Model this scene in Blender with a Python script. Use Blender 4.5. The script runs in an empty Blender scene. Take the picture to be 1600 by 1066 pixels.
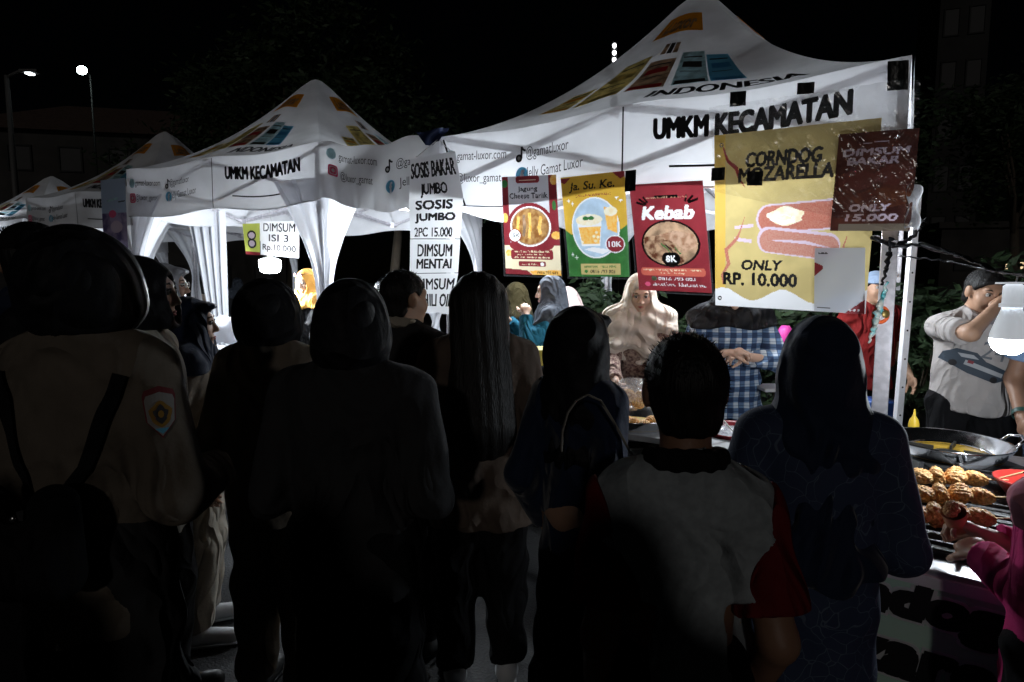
import bpy, bmesh, math, random
import numpy as np
from mathutils import Vector, Matrix
from mathutils.bvhtree import BVHTree
random.seed(7); rng = np.random.default_rng(7)
R = math.radians
scene = bpy.context.scene
COL = scene.collection

# ------------------------------------------------------------------ camera, sky, sun, exposure
CAMZ = 1.52; FPX = 933.0; PITCH = math.atan((533-440)/FPX)
cam = bpy.data.cameras.new('camera'); cam_o = bpy.data.objects.new('camera', cam); COL.objects.link(cam_o)
cam_o.location = (0, 0, CAMZ); cam_o.rotation_euler = (math.pi/2-PITCH, 0, 0)
cam.sensor_width = 36; cam.lens = 36*FPX/1600; cam.clip_start = .05; cam.clip_end = 1500
scene.camera = cam_o
world = bpy.data.worlds.new('World'); scene.world = world; world.use_nodes = True
wn = world.node_tree.nodes; wl = world.node_tree.links
sky = wn.new('ShaderNodeTexSky'); sky.sky_type = 'NISHITA'; sky.sun_disc = False
SUN_EL, SUN_AZ = R(16), R(186)          # weak street light level from behind the photographer
sky.sun_elevation = SUN_EL; sky.sun_rotation = SUN_AZ
wl.new(sky.outputs[0], wn['Background'].inputs[0]); wn['Background'].inputs[1].default_value = .00008
sun = bpy.data.lights.new('sun', 'SUN'); sun.energy = .14; sun.angle = R(2.2); sun.color = (1, .94, .88)
sun_o = bpy.data.objects.new('sun', sun); COL.objects.link(sun_o)
sd = Vector((math.sin(SUN_AZ)*math.cos(SUN_EL), math.cos(SUN_AZ)*math.cos(SUN_EL), math.sin(SUN_EL)))
sun_o.rotation_euler = sd.to_track_quat('Z', 'Y').to_euler()
scene.view_settings.view_transform = 'Standard'; scene.view_settings.look = 'None'
scene.view_settings.gamma = 1; scene.view_settings.exposure = 0; scene.view_settings.use_curve_mapping = False

# ------------------------------------------------------------------ projections
def ray(px, py):
    a = (px-800)/FPX; b = (533-py)/FPX
    return Vector((a, math.cos(PITCH)+math.sin(PITCH)*b, -math.sin(PITCH)+math.cos(PITCH)*b))
def P(px, py, Y):
    r = ray(px, py); t = Y/r.y
    return Vector((0, 0, CAMZ)) + r*t
def Pp(px, py, q, n):
    r = ray(px, py); c = Vector((0, 0, CAMZ))
    return c + r*((Vector(q)-c).dot(n)/r.dot(n))

# ------------------------------------------------------------------ materials
MATS = {}
def mat(name, col, rough=.7, trans=0, noise=0, nscale=8, bump=0, bscale=60, metal=0, emit=None, estr=1, sheen=0, spec=.4, coat=0, alpha=1, col2=None, weave=0):
    if name in MATS: return MATS[name]
    m = bpy.data.materials.new(name); m.use_nodes = True; MATS[name] = m
    nt = m.node_tree; N = nt.nodes; L = nt.links; b = N['Principled BSDF']; out = N['Material Output']
    b.inputs['Base Color'].default_value = (*col, 1); b.inputs['Roughness'].default_value = rough
    b.inputs['Metallic'].default_value = metal; b.inputs['Specular IOR Level'].default_value = spec
    b.inputs['Sheen Weight'].default_value = sheen; b.inputs['Coat Weight'].default_value = coat
    b.inputs['Alpha'].default_value = alpha
    tc = N.new('ShaderNodeTexCoord')
    colout = None
    if noise or col2:
        nz = N.new('ShaderNodeTexNoise'); nz.inputs['Scale'].default_value = nscale; nz.inputs['Detail'].default_value = 6
        L.new(tc.outputs['Object'], nz.inputs['Vector'])
        mx = N.new('ShaderNodeMix'); mx.data_type = 'RGBA'
        c2 = col2 if col2 else tuple(c*(1-noise) for c in col)
        c1 = col if col2 else tuple(min(1, c*(1+noise*.5)) for c in col)
        mx.inputs[6].default_value = (*c1, 1); mx.inputs[7].default_value = (*c2, 1)
        rp = N.new('ShaderNodeMapRange'); rp.inputs[1].default_value = .38; rp.inputs[2].default_value = .62
        L.new(nz.outputs[0], rp.inputs[0]); L.new(rp.outputs[0], mx.inputs[0]); L.new(mx.outputs[2], b.inputs['Base Color']); colout = mx.outputs[2]
    if bump:
        nb = N.new('ShaderNodeTexNoise'); nb.inputs['Scale'].default_value = bscale; nb.inputs['Detail'].default_value = 4
        L.new(tc.outputs['Object'], nb.inputs['Vector'])
        bp = N.new('ShaderNodeBump'); bp.inputs['Strength'].default_value = bump; bp.inputs['Distance'].default_value = .01
        L.new(nb.outputs[0], bp.inputs['Height']); L.new(bp.outputs[0], b.inputs['Normal'])
    if emit:
        b.inputs['Emission Color'].default_value = (*emit, 1); b.inputs['Emission Strength'].default_value = estr
    if trans:
        t = N.new('ShaderNodeBsdfTranslucent'); t.inputs[0].default_value = (*col, 1)
        if colout: L.new(colout, t.inputs[0])
        ms = N.new('ShaderNodeMixShader'); ms.inputs[0].default_value = trans
        L.new(b.outputs[0], ms.inputs[1]); L.new(t.outputs[0], ms.inputs[2]); L.new(ms.outputs[0], out.inputs[0])
    return m
def film_mat(name, gloss=.12, bscale=30, bump=.6, tint=(1, 1, 1), rough=.12):
    """thin clear plastic: transparent with crinkled glossy reflections"""
    if name in MATS: return MATS[name]
    m = bpy.data.materials.new(name); m.use_nodes = True; MATS[name] = m
    N = m.node_tree.nodes; L = m.node_tree.links; N.remove(N['Principled BSDF'])
    tr = N.new('ShaderNodeBsdfTransparent'); tr.inputs[0].default_value = (*tint, 1)
    gl = N.new('ShaderNodeBsdfGlossy'); gl.inputs['Roughness'].default_value = rough
    df = N.new('ShaderNodeBsdfTranslucent'); df.inputs[0].default_value = (.9, .9, .95, 1)
    m1 = N.new('ShaderNodeMixShader'); m1.inputs[0].default_value = gloss
    m2 = N.new('ShaderNodeMixShader'); m2.inputs[0].default_value = gloss*.2
    tc = N.new('ShaderNodeTexCoord'); nz = N.new('ShaderNodeTexNoise'); nz.inputs['Scale'].default_value = bscale; nz.inputs['Detail'].default_value = 3
    nz.inputs['Distortion'].default_value = 1.2
    bp = N.new('ShaderNodeBump'); bp.inputs['Strength'].default_value = bump; bp.inputs['Distance'].default_value = .03
    L.new(tc.outputs['Object'], nz.inputs['Vector']); L.new(nz.outputs[0], bp.inputs['Height']); L.new(bp.outputs[0], gl.inputs['Normal'])
    L.new(tr.outputs[0], m1.inputs[1]); L.new(gl.outputs[0], m1.inputs[2]); L.new(m1.outputs[0], m2.inputs[1]); L.new(df.outputs[0], m2.inputs[2])
    L.new(m2.outputs[0], N['Material Output'].inputs[0])
    return m

# ------------------------------------------------------------------ objects
def tag(o, label=None, cat=None, group=None, kind=None):
    if label: o['label'] = label
    if cat: o['category'] = cat
    if group: o['group'] = group
    if kind: o['kind'] = kind
    return o
def thing(name, label, cat, loc=(0, 0, 0), rz=0, group=None):
    o = bpy.data.objects.new(name, None); COL.objects.link(o)
    o.location = loc; o.rotation_euler = (0, 0, rz); o.empty_display_size = .1
    return tag(o, label, cat, group)
def link(name, me, mats, parent=None, smooth=False, label=None):
    if not isinstance(mats, (list, tuple)): mats = [mats]
    if not me.materials:
        for m in mats: me.materials.append(m)
    if smooth: me.polygons.foreach_set('use_smooth', [True]*len(me.polygons))
    o = bpy.data.objects.new(name, me); COL.objects.link(o)
    if parent:
        o.parent = parent
    if label: o['label'] = label
    return o
def local(parent, o):
    """object built in world coordinates: keep it there under its parent"""
    o.matrix_parent_inverse = Matrix.LocRotScale(parent.location, parent.rotation_euler, None).inverted()
    return o
class MB:
    """collects shapes into one mesh; every face carries a material slot"""
    def __init__(s): s.v = []; s.f = []; s.m = []
    def add(s, V, F, mi=0):
        k = len(s.v); s.v += [tuple(x) for x in V]; s.f += [tuple(i+k for i in f) for f in F]; s.m += [mi]*len(F); return s
    def box(s, c, size, M=None, mi=0):
        hx, hy, hz = size[0]/2, size[1]/2, size[2]/2
        V = [Vector((x*hx, y*hy, z*hz)) for x in (-1, 1) for y in (-1, 1) for z in (-1, 1)]
        if M is not None: V = [M @ v for v in V]
        V = [v+Vector(c) for v in V]
        return s.add(V, [(0, 1, 3, 2), (4, 6, 7, 5), (0, 4, 5, 1), (2, 3, 7, 6), (0, 2, 6, 4), (1, 5, 7, 3)], mi)
    def bar(s, a, b, w, h=None, mi=0, up=(0, 0, 1)):
        a, b = Vector(a), Vector(b); h = h or w; d = (b-a); L = d.length; d = d.normalized()
        up = Vector(up)
        if abs(d.dot(up)) > .95: up = Vector((1, 0, 0))
        x = d.cross(up).normalized(); z = x.cross(d)
        M = Matrix((x, d, z)).transposed()
        return s.box((a+b)/2, (w, L, h), M, mi)
    def tube(s, pts, r, n=8, mi=0, cap=True, flat=None):
        pts = [Vector(p) for p in pts]; k = len(pts)
        rs = r if isinstance(r, (list, tuple)) else [r]*k
        V = []; prev = None
        for i, p in enumerate(pts):
            d = (pts[min(i+1, k-1)]-pts[max(i-1, 0)]).normalized()
            if prev is None: u = d.cross(Vector((0, 0, 1)) if abs(d.z) < .9 else Vector((1, 0, 0))).normalized()
            else: u = (prev-d*prev.dot(d)).normalized()
            prev = u; w = d.cross(u)
            for j in range(n):
                a = 2*math.pi*j/n
                V.append(p+(u*math.cos(a)+w*math.sin(a)*(flat or 1))*rs[i])
        F = [(i*n+j, i*n+(j+1) % n, (i+1)*n+(j+1) % n, (i+1)*n+j) for i in range(k-1) for j in range(n)]
        if cap: F += [tuple(range(n))[::-1], tuple((k-1)*n+j for j in range(n))]
        return s.add(V, F, mi)
    def lathe(s, prof, c=(0, 0, 0), n=32, mi=0, M=None):
        V = []; c = Vector(c)
        for r, z in prof:
            for j in range(n):
                a = 2*math.pi*j/n; v = Vector((r*math.cos(a), r*math.sin(a), z))
                V.append((M @ v if M is not None else v)+c)
        k = len(prof)
        F = [(i*n+j, i*n+(j+1) % n, (i+1)*n+(j+1) % n, (i+1)*n+j) for i in range(k-1) for j in range(n)]
        return s.add(V, F, mi)
    def ball(s, c, r, n=12, mi=0):
        r = r if isinstance(r, (tuple, list)) else (r, r, r)
        V = []; F = []; m = n//2
        for i in range(m+1):
            t = math.pi*i/m
            for j in range(n):
                a = 2*math.pi*j/n
                V.append((c[0]+r[0]*math.sin(t)*math.cos(a), c[1]+r[1]*math.sin(t)*math.sin(a), c[2]+r[2]*math.cos(t)))
        F = [(i*n+j, (i+1)*n+j, (i+1)*n+(j+1) % n, i*n+(j+1) % n) for i in range(m) for j in range(n)]
        return s.add(V, F, mi)
    def mesh(s, name='mesh'):
        me = bpy.data.meshes.new(name); me.from_pydata(s.v, [], s.f)
        me.polygons.foreach_set('material_index', s.m); me.update(); return me
    def build(s, name, mats, parent=None, smooth=False, label=None, bevel=0):
        if not isinstance(mats, (list, tuple)): mats = [mats]
        me = s.mesh(name)
        for m in mats: me.materials.append(m)
        o = link(name, me, mats, parent, smooth, label)
        if bevel:
            b = o.modifiers.new('bevel', 'BEVEL'); b.width = bevel; b.segments = 2; b.limit_method = 'ANGLE'
        return o
def grid_mesh(fn, nu, nv, mb=None, mi=0):
    """sheet fn(u,v)->point, u,v in 0..1"""
    mb = mb or MB()
    V = [fn(i/nu, j/nv) for j in range(nv+1) for i in range(nu+1)]; w = nu+1
    F = [(j*w+i, j*w+i+1, (j+1)*w+i+1, (j+1)*w+i) for j in range(nv) for i in range(nu)]
    return mb.add(V, F, mi)

# ------------------------------------------------------------------ flat print: 2D shapes mapped on a surface
def text2d(s, x0, y0, x1, y1, bold=0, shear=0, spacing=1.0, keep=False):
    """glyph outlines of s fitted to the box; returns (verts2d, faces)"""
    cu = bpy.data.curves.new('t', 'FONT'); cu.body = s; cu.offset = bold; cu.shear = shear; cu.space_character = spacing
    cu.resolution_u = 3; cu.fill_mode = 'FRONT' if hasattr(cu, 'fill_mode') else cu.fill_mode
    o = bpy.data.objects.new('t', cu); me = bpy.data.meshes.new_from_object(o)
    V = np.array([v.co[:2] for v in me.vertices]); F = [tuple(p.vertices) for p in me.polygons]
    bpy.data.objects.remove(o); bpy.data.curves.remove(cu); bpy.data.meshes.remove(me)
    if len(V) == 0: return [], []
    mn, mx = V.min(0), V.max(0); sc = np.array([(x1-x0)/(mx[0]-mn[0]), (y1-y0)/(mx[1]-mn[1])])
    if keep: sc[:] = sc.min()
    V = (V-mn)*sc+np.array([x0, y0])
    return [tuple(v) for v in V], F
class Print:
    """2D artwork in layers; mapped by fn(x,y,lift)->point, then linked as one mesh per call of build"""
    def __init__(s, fn, lift=.0015, maxlen=.03): s.fn = fn; s.lift = lift; s.maxlen = maxlen; s.items = []; s.mats = []; s.asp = 1
    def shape(s, V, F, m, layer=1):
        if not V: return s
        if m not in s.mats: s.mats.append(m)
        s.items.append((V, F, s.mats.index(m), layer)); return s
    def poly(s, pts, m, layer=1): return s.shape(list(pts), [tuple(range(len(pts)))], m, layer)
    def rect(s, x0, y0, x1, y1, m, layer=1, r=0):
        if r:
            pts = []
            for cx, cy, a0 in ((x1-r, y1-r, 0), (x0+r, y1-r, 90), (x0+r, y0+r, 180), (x1-r, y0+r, 270)):
                pts += [(cx+r*math.cos(R(a0+a)), cy+r*math.sin(R(a0+a))) for a in (0, 22, 45, 67, 90)]
            return s.poly(pts, m, layer)
        return s.poly([(x0, y0), (x1, y0), (x1, y1), (x0, y1)], m, layer)
    def disc(s, cx, cy, rx, ry, m, layer=1, n=40, wob=0):
        return s.poly([(cx+rx*(1+wob*math.sin(5*a+cx*90))*math.cos(a), cy+ry*(1+wob*math.cos(4*a))*math.sin(a)) for a in (2*math.pi*i/n for i in range(n))], m, layer)
    def text(s, t, x0, y0, x1, y1, m, layer=2, bold=0, **k):
        b = bold*(y1-y0)*2.2
        if not bold: V, F = text2d(t, x0, y0, x1, y1, **k); return s.shape(V, F, m, layer)
        V, F = text2d(t, x0+b*s.asp, y0+b*.8, x1-b*s.asp, y1-b*.8, **k)
        for i, (dx, dy) in enumerate(((0, 0), (1, 0), (-1, 0), (.6, .8), (-.6, .8), (.6, -.8), (-.6, -.8), (0, .8), (0, -.8))):
            s.shape([(v[0]+dx*b*s.asp, v[1]+dy*b) for v in V], F, m, layer+i*.04)
        return s
    def line(s, pts, w, m, layer=2):
        n = len(pts); L = []; Rr = []
        for i in range(n):
            a = Vector(pts[max(i-1, 0)]); b = Vector(pts[min(i+1, n-1)]); d = (b-a).normalized(); q = Vector((-d.y, d.x))
            ww = (w[i] if isinstance(w, (list, tuple)) else w)/2
            L.append(tuple(Vector(pts[i])+q*ww)); Rr.append(tuple(Vector(pts[i])-q*ww))
        return s.shape(L+Rr, [(i, i+1, n+i+1, n+i) for i in range(n-1)], m, layer)
    def build(s, name, parent=None, label=None):
        bm = bmesh.new()
        lay = bm.verts.layers.float.new('lay')
        for V, F, mi, ly in s.items:
            vs = [bm.verts.new((v[0], v[1], 0)) for v in V]
            for v in vs: v[lay] = ly
            for f in F:
                try: bm.faces.new([vs[i] for i in f]).material_index = mi
                except ValueError: pass
        bmesh.ops.triangulate(bm, faces=bm.faces)
        for _ in range(5):
            es = [e for e in bm.edges if e.calc_length() > s.maxlen]
            if not es: break
            bmesh.ops.subdivide_edges(bm, edges=es, cuts=1)
            bmesh.ops.triangulate(bm, faces=[f for f in bm.faces if len(f.verts) > 3])
        for v in bm.verts: v.co = s.fn(v.co.x, v.co.y, v[lay]*s.lift)
        me = bpy.data.meshes.new(name); bm.to_mesh(me); bm.free()
        for m in s.mats: me.materials.append(m)
        s.items = []; s_m = s.mats; s.mats = []
        return link(name, me, s_m, parent, False, label)

from mathutils.geometry import tessellate_polygon
class Raster:
    """one printed sheet: artwork polygons are resolved on a fine grid, each cell goes to the topmost ink, so the paper is one layer"""
    def __init__(s, fn, W, H, cell):
        s.fn = fn; s.nx = max(8, int(W/cell)); s.ny = max(8, int(H/cell)); s.top = np.full((s.ny, s.nx), -1.0); s.owner = np.full((s.ny, s.nx), -1); s.mid = np.zeros((s.ny, s.nx), int)
        s.mats = []; s.parts = []; s.asp = H/W
    def layer_of(s, pr, pname, plabel):
        s.parts.append((pname, plabel)); pi = len(s.parts)-1
        for V, F, mi, ly in pr.items:
            m = pr.mats[mi]
            if m not in s.mats: s.mats.append(m)
            k = s.mats.index(m); A = np.array([(v[0]*s.nx-.5, v[1]*s.ny-.5) for v in V])
            for f in F:
                tris = [f] if len(f) == 3 else [[f[i] for i in t] for t in tessellate_polygon([[Vector((*A[i], 0)) for i in f]])]
                for t in tris:
                    a, b, c = A[t[0]], A[t[1]], A[t[2]]
                    x0, x1 = max(0, int(np.ceil(min(a[0], b[0], c[0])-.01))), min(s.nx-1, int(np.floor(max(a[0], b[0], c[0])+.01)))
                    y0, y1 = max(0, int(np.ceil(min(a[1], b[1], c[1])-.01))), min(s.ny-1, int(np.floor(max(a[1], b[1], c[1])+.01)))
                    if x1 < x0 or y1 < y0: continue
                    X, Y = np.meshgrid(np.arange(x0, x1+1), np.arange(y0, y1+1))
                    def ed(p, q): return (q[0]-p[0])*(Y-p[1])-(q[1]-p[1])*(X-p[0])
                    e0, e1, e2 = ed(a, b), ed(b, c), ed(c, a); ins = ((e0 >= -.02) & (e1 >= -.02) & (e2 >= -.02)) | ((e0 <= .02) & (e1 <= .02) & (e2 <= .02))
                    T_ = s.top[y0:y1+1, x0:x1+1]; ins &= ly >= T_
                    T_[ins] = ly; s.owner[y0:y1+1, x0:x1+1][ins] = pi; s.mid[y0:y1+1, x0:x1+1][ins] = k
    def finish(s, root, base):
        nx, ny = s.nx, s.ny
        PT = [[None]*(nx+1) for _ in range(ny+1)]
        for pi in range(-1, len(s.parts)):
            ys, xs = np.nonzero(s.owner == pi)
            if len(ys) == 0: continue
            key = {}; V = []; F = []; MI = []; used = []
            for y, x in zip(ys.tolist(), xs.tolist()):
                f = []
                for dx, dy in ((0, 0), (1, 0), (1, 1), (0, 1)):
                    k = (x+dx, y+dy)
                    if k not in key: key[k] = len(V); V.append(s.fn(k[0]/nx, k[1]/ny, 0))
                    f.append(key[k])
                F.append(f)
                m = s.mats[s.mid[y, x]] if pi >= 0 else base
                if m not in used: used.append(m)
                MI.append(used.index(m))
            name, lab = ('sheet', None) if pi < 0 else s.parts[pi]
            me = bpy.data.meshes.new(name); me.from_pydata(V, [], F); me.polygons.foreach_set('material_index', MI)
            local(root, link(name, me, used, root, False, lab))
# ------------------------------------------------------------------ setting
asphalt = mat('asphalt', (.035, .035, .037), .85, noise=.5, nscale=3, bump=.6, bscale=90)
g = MB(); g.box((0, 0, -.05), (1200, 1200, .1)); tag(g.build('ground', asphalt), kind='structure')

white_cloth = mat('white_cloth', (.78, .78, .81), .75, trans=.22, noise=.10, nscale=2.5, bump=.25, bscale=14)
roof_cloth = mat('roof_cloth', (.64, .64, .66), .75, trans=.085, noise=.18, nscale=2.2, bump=.3, bscale=9)  # valance cloth again, darker and less translucent to imitate weaker lamp light
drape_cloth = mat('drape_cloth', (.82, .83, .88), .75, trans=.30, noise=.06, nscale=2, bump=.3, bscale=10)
ink = mat('black_ink', (.008, .008, .01), .6)
ink_soft = mat('dark_ink', (.03, .03, .035), .6)
alu = mat('brushed_aluminium', (.62, .60, .64), .42, metal=.75, noise=.15, nscale=30)
alu_white = mat('white_coated_steel', (.72, .72, .76), .4, noise=.1, nscale=12)
black_plastic = mat('black_plastic', (.012, .012, .013), .35)
black_tape = mat('black_tape', (.006, .006, .006), .3, bump=.5, bscale=50)
orange_ink = mat('orange_ink', (.75, .30, .02), .6, trans=.3)
yellow_ink = mat('yellow_ink', (.74, .60, .22), .6, trans=.3, noise=.4, nscale=14)
brown_ink = mat('brown_ink', (.42, .27, .17), .6, trans=.3, noise=.5, nscale=14)
teal_ink = mat('teal_ink', (.40, .60, .64), .6, trans=.3, noise=.3, nscale=14)
blue_ink = mat('blue_ink', (.06, .30, .55), .6, trans=.3)
sky_ink = mat('bright_blue_ink', (.12, .42, .62), .6, trans=.2)
red_ink = mat('red_ink', (.55, .04, .05), .6, trans=.3)
pink_ink = mat('pink_ink', (.8, .12, .25), .6, trans=.2)
white_ink = mat('white_ink', (.8, .8, .82), .6, trans=.3)
navy_ink = mat('navy_cloth', (.01, .02, .07), .7)

def glyph_note(pr, x, y, h, m):          # the black note sign
    pr.disc(x+.28*h, y+.27*h, .26*h, .26*h, m, 2, 20)
    pr.disc(x+.28*h, y+.27*h, .12*h, .12*h, white_ink, 3, 16)
    pr.rect(x+.42*h, y+.25*h, x+.56*h, y+h, m, 2)
    pr.line([(x+.5*h, y+.98*h), (x+.62*h, y+.80*h), (x+.82*h, y+.70*h)], .14*h, m, 2)
def glyph_round(pr, x, y, h, m, letter=None):
    pr.disc(x+h/2, y+h/2, h/2, h/2, m, 2, 24)
    if letter: pr.text(letter, x+.34*h, y+.0*h, x+.72*h, y+.82*h, white_ink, 3, bold=.03)
def glyph_camera(pr, x, y, h, m):
    pr.rect(x, y, x+h, y+h, m, 2, r=.22*h); pr.rect(x+.14*h, y+.14*h, x+.86*h, y+.86*h, white_ink, 3, r=.16*h)
    pr.rect(x+.2*h, y+.2*h, x+.8*h, y+.8*h, m, 4, r=.14*h); pr.disc(x+.5*h, y+.5*h, .17*h, .17*h, white_ink, 5, 16)

def gazebo(label, C, d, size, h, za, detail=2, drapes=(1, 1, 1, 1), depth=None, val=.46, seed=0, leg_down=(1, 1, 1, 1), lw=.045, skip=()):
    """pop-up gazebo; C = front corner nearest the camera, d = unit vector along the front, away to the left"""
    d = Vector((d[0], d[1], 0)).normalized(); n = Vector((d.y, -d.x, 0)); depth = depth or size
    C = Vector((C[0], C[1], 0)); ze = CAMZ+h
    root = thing('gazebo', label, 'gazebo', C, 0, 'white pop-up gazebos in the row')
    corners = [C, C+d*size, C+d*size+n*depth, C+n*depth]          # front right, front left, back left, back right
    apex = C+d*size/2+n*depth/2
    outn = [-n, d, n, -d]
    rs = random.Random(seed)
    ph = [rs.uniform(0, 6) for _ in range(8)]
    def roof_pt(k, u, v, lift=0):
        a, b = corners[k], corners[(k+1) % 4]
        e = a.lerp(b, u); p = e.lerp(apex, v)
        sag = -.035*math.sin(math.pi*u*2)**2*(1-v)
        sagm = -.02*math.sin(math.pi*u)*math.sin(math.pi*min(1, v*1.15))*(1-v)
        cc = .30+.36*math.sin(math.pi*u)
        z = ze+(za-ze)*(cc*v+(1-cc)*v**2.0)*(1-.05*math.exp(-((1-v)*20)**2))+sag+sagm
        z += .008*math.sin(u*23+ph[0])*math.sin(v*17+ph[1])*(1-v)*math.sin(math.pi*u)
        q = Vector((p.x, p.y, z))
        return q+(outn[k]*.55+Vector((0, 0, .83)))*lift
    def val_pt(k, u, t, lift=0):
        """t = 0 eave .. 1 hem"""
        a, b = corners[k], corners[(k+1) % 4]
        e = a.lerp(b, u)
        sag = -.035*math.sin(math.pi*u*2)**2
        drop = val*(1+.015*math.sin(u*9+ph[k]))
        w = (.006*math.sin(u*13+ph[2+k % 3]+t*2)+.0018*math.sin(u*47+t*5+ph[4]))*(.25+t)*min(1, 8*u*(1-u)+.1)
        return Vector((e.x, e.y, ze+sag-drop*t))+outn[k]*(w+.012+lift)
    # roof: four concave faces as one sheet
    mb = MB(); N = 26 if detail > 1 else 14
    for k in range(4): grid_mesh(lambda u, v, k=k: roof_pt(k, u, v*.985), N, N, mb)
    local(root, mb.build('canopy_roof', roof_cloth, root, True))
    for k in range(4):
        if k in skip: continue
        mb = MB(); grid_mesh(lambda u, t, k=k: val_pt(k, u, t), 60 if detail > 1 else 24, 8, mb)
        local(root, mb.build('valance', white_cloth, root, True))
        mb = MB(); mb.tube([val_pt(k, i/40, 1.0) for i in range(41)], .006, 5)
        local(root, mb.build('hem', white_cloth, root, True))
    # legs and drapes
    for k in range(4):
        c = corners[k]; inn = (apex-c); inn.z = 0; inn = inn.normalized(); p = c+inn*.06
        mb = MB(); mb.box((p.x, p.y, (ze-.05)/2+.02), (lw if k == 0 else .045, lw if k == 0 else .045, ze-.09), Matrix.Rotation(math.atan2(d.y, d.x), 3, 'Z'))
        mb.box((p.x, p.y, .012), (.12, .12, .012)); mb.box((p.x, p.y, ze-.52), (.07, .07, .07))
        local(root, mb.build('leg', alu, root, bevel=.003))
        if drapes[k]:
            e1 = (corners[(k+1) % 4]-c).normalized(); e2 = (corners[(k-1) % 4]-c).normalized()
            def dr(u, t, c=c, e1=e1, e2=e2, k=k):
                s = (u-.5)*2; e = e1 if s > 0 else e2; s = abs(s)
                zt = ze-val*.6; zb = .35
                z = zt+(zb-zt)*t
                w = .11+.42*max(0, 1-t*2.4)**1.7+.03*math.sin(t*8+k)
                fold = .018*math.sin(s*14+t*6+k)*min(1, s*3)
                q = c+e*(s*w)+(-e.cross(Vector((0, 0, 1))))*fold*(1 if u > .5 else -1)
                return Vector((q.x, q.y, z))
            mb = MB(); grid_mesh(dr, 36, 34, mb)
            local(root, mb.build('leg_drape', drape_cloth, root, True))
    # truss: two scissors per side, roof bars
    for k in range(4):
        a, b = corners[k]-outn[k]*.05, corners[(k+1) % 4]-outn[k]*.05
        zt, zb = ze-.07, ze-.40
        for q in range(2):
            for s in (0, 1):
                u0, u1 = q*.5+.01, q*.5+.49
                A = a.lerp(b, u0); B = a.lerp(b, u1); z0, z1 = (zt, zb) if (s+q) % 2 == 0 else (zb, zt)
                mb = MB(); mb.bar((A.x, A.y, z0), (B.x, B.y, z1), .014, .03); local(root, mb.build('truss_bar', alu, root))
        m_ = a.lerp(b, .5); mb = MB()
        mb.bar((m_.x, m_.y, zt), (apex.x, apex.y, ze+.1), .014, .028); mb.bar((m_.x, m_.y, zb), (apex.x, apex.y, ze-.22), .014, .028)
        mb.box((m_.x, m_.y, zt), (.05, .05, .06)); mb.box((m_.x, m_.y, zb), (.05, .05, .06))
        local(root, mb.build('truss_bar', alu, root))
    mb = MB(); mb.bar((apex.x, apex.y, ze-.25), (apex.x, apex.y, za-.09), .03); mb.ball((apex.x, apex.y, za-.12), (.05, .05, .03), 12)
    local(root, mb.build('centre_pole', alu, root))
    # print on the valances: x runs left to right as read from outside
    W = size
    for k in ((0, 3) if detail > 2 else (0,)):
        W = size if k == 0 else depth
        def vf(x, y, lift, k=k): return val_pt(k, 1-x, 1-y, .003+lift)
        for t, x0, y0, x1, y1, m_, kw in (('gamat-luxor.com', .055, .60, .205, .76, ink_soft, dict(shear=.1)), ('@luxor_gamat', .055, .30, .19, .46, ink_soft, {}),
                ('@gamatluxor', .262, .57, .372, .75, ink_soft, {}), ('Jelly Gamat Luxor', .262, .31, .408, .49, ink_soft, {}), ('UMKM KECAMATAN', .565, .55, .92, .80, ink, dict(bold=.03))):
            pr = Print(vf, .0008, .02); pr.asp = val/W; local(root, pr.text(t, x0, y0, x1, y1, m_, **kw).build('lettering', root))
        local(root, Print(vf, .0008, .02).line([(.60, .24), (.83, .24)], .025, ink).build('printed_line', root))
        local(root, Print(vf, .0008, .02).line([(.4995, 0), (.4995, .98)], .0035, ink).build('seam', root))
        pr = Print(vf, .0008, .02)
        glyph = []
        def sc(fn, x, y, m, *a):       # icons need square units: height .2 of val, width .2*val/W
            kx = val/W; q = Print(lambda X, Y, l: vf(x+X*kx, y+Y, l), .0008, .05); fn(q, 0, 0, .20, m, *a); return q
        for fn, x, y, m, *a in ((glyph_note, .232, .56, ink), (glyph_round, .232, .30, sky_ink, 'f'), (glyph_camera, .018, .28, pink_ink), (glyph_round, .018, .59, teal_ink)):
            local(root, sc(fn, x, y, m, *a).build('network_sign', root))
    # print on the roof faces
    for k in ((0, 3) if detail > 1 else (0, 3)):
        def rf(x, y, lift, k=k): return roof_pt(k, 1-x, y, .004+lift)
        pr = Print(rf, .001, .03)
        pr.rect(.30, .66, .68, .79, orange_ink, 1); pr.asp = .6; pr.text('Luxor', .35, .675, .63, .775, brown_ink, 2, bold=.03, shear=.3)
        local(root, pr.build('logo_print', root))
        pr = Print(rf, .001, .03)
        for x0, w_, h_, m_, m2 in ((.17, .10, .17, yellow_ink, orange_ink), (.285, .14, .32, yellow_ink, yellow_ink), (.445, .115, .26, brown_ink, red_ink), (.58, .10, .30, teal_ink, ink_soft), (.685, .09, .27, sky_ink, blue_ink)):
            pr.rect(x0, .19, x0+w_, .19+h_, m_, 1)
            pr.rect(x0+w_*.06, .195, x0+w_*.92, .19+h_*.14, m2, 2)
            pr.rect(x0+w_*.15, .19+h_*.55, x0+w_*.85, .19+h_*.72, m2, 2)
            pr.line([(x0+w_*.12, .19+h_*.85), (x0+w_*.88, .19+h_*.85)], .010, ink_soft, 2)
            pr.line([(x0+w_*.12, .19+h_*.42), (x0+w_*.8, .19+h_*.42)], .006, ink_soft, 2)
        pr.rect(.465, .50, .49, .58, brown_ink, 1); pr.rect(.495, .50, .52, .58, ink_soft, 1); pr.rect(.525, .50, .55, .58, brown_ink, 1)
        local(root, pr.build('product_print', root))
        pr = Print(rf, .001, .02)
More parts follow.
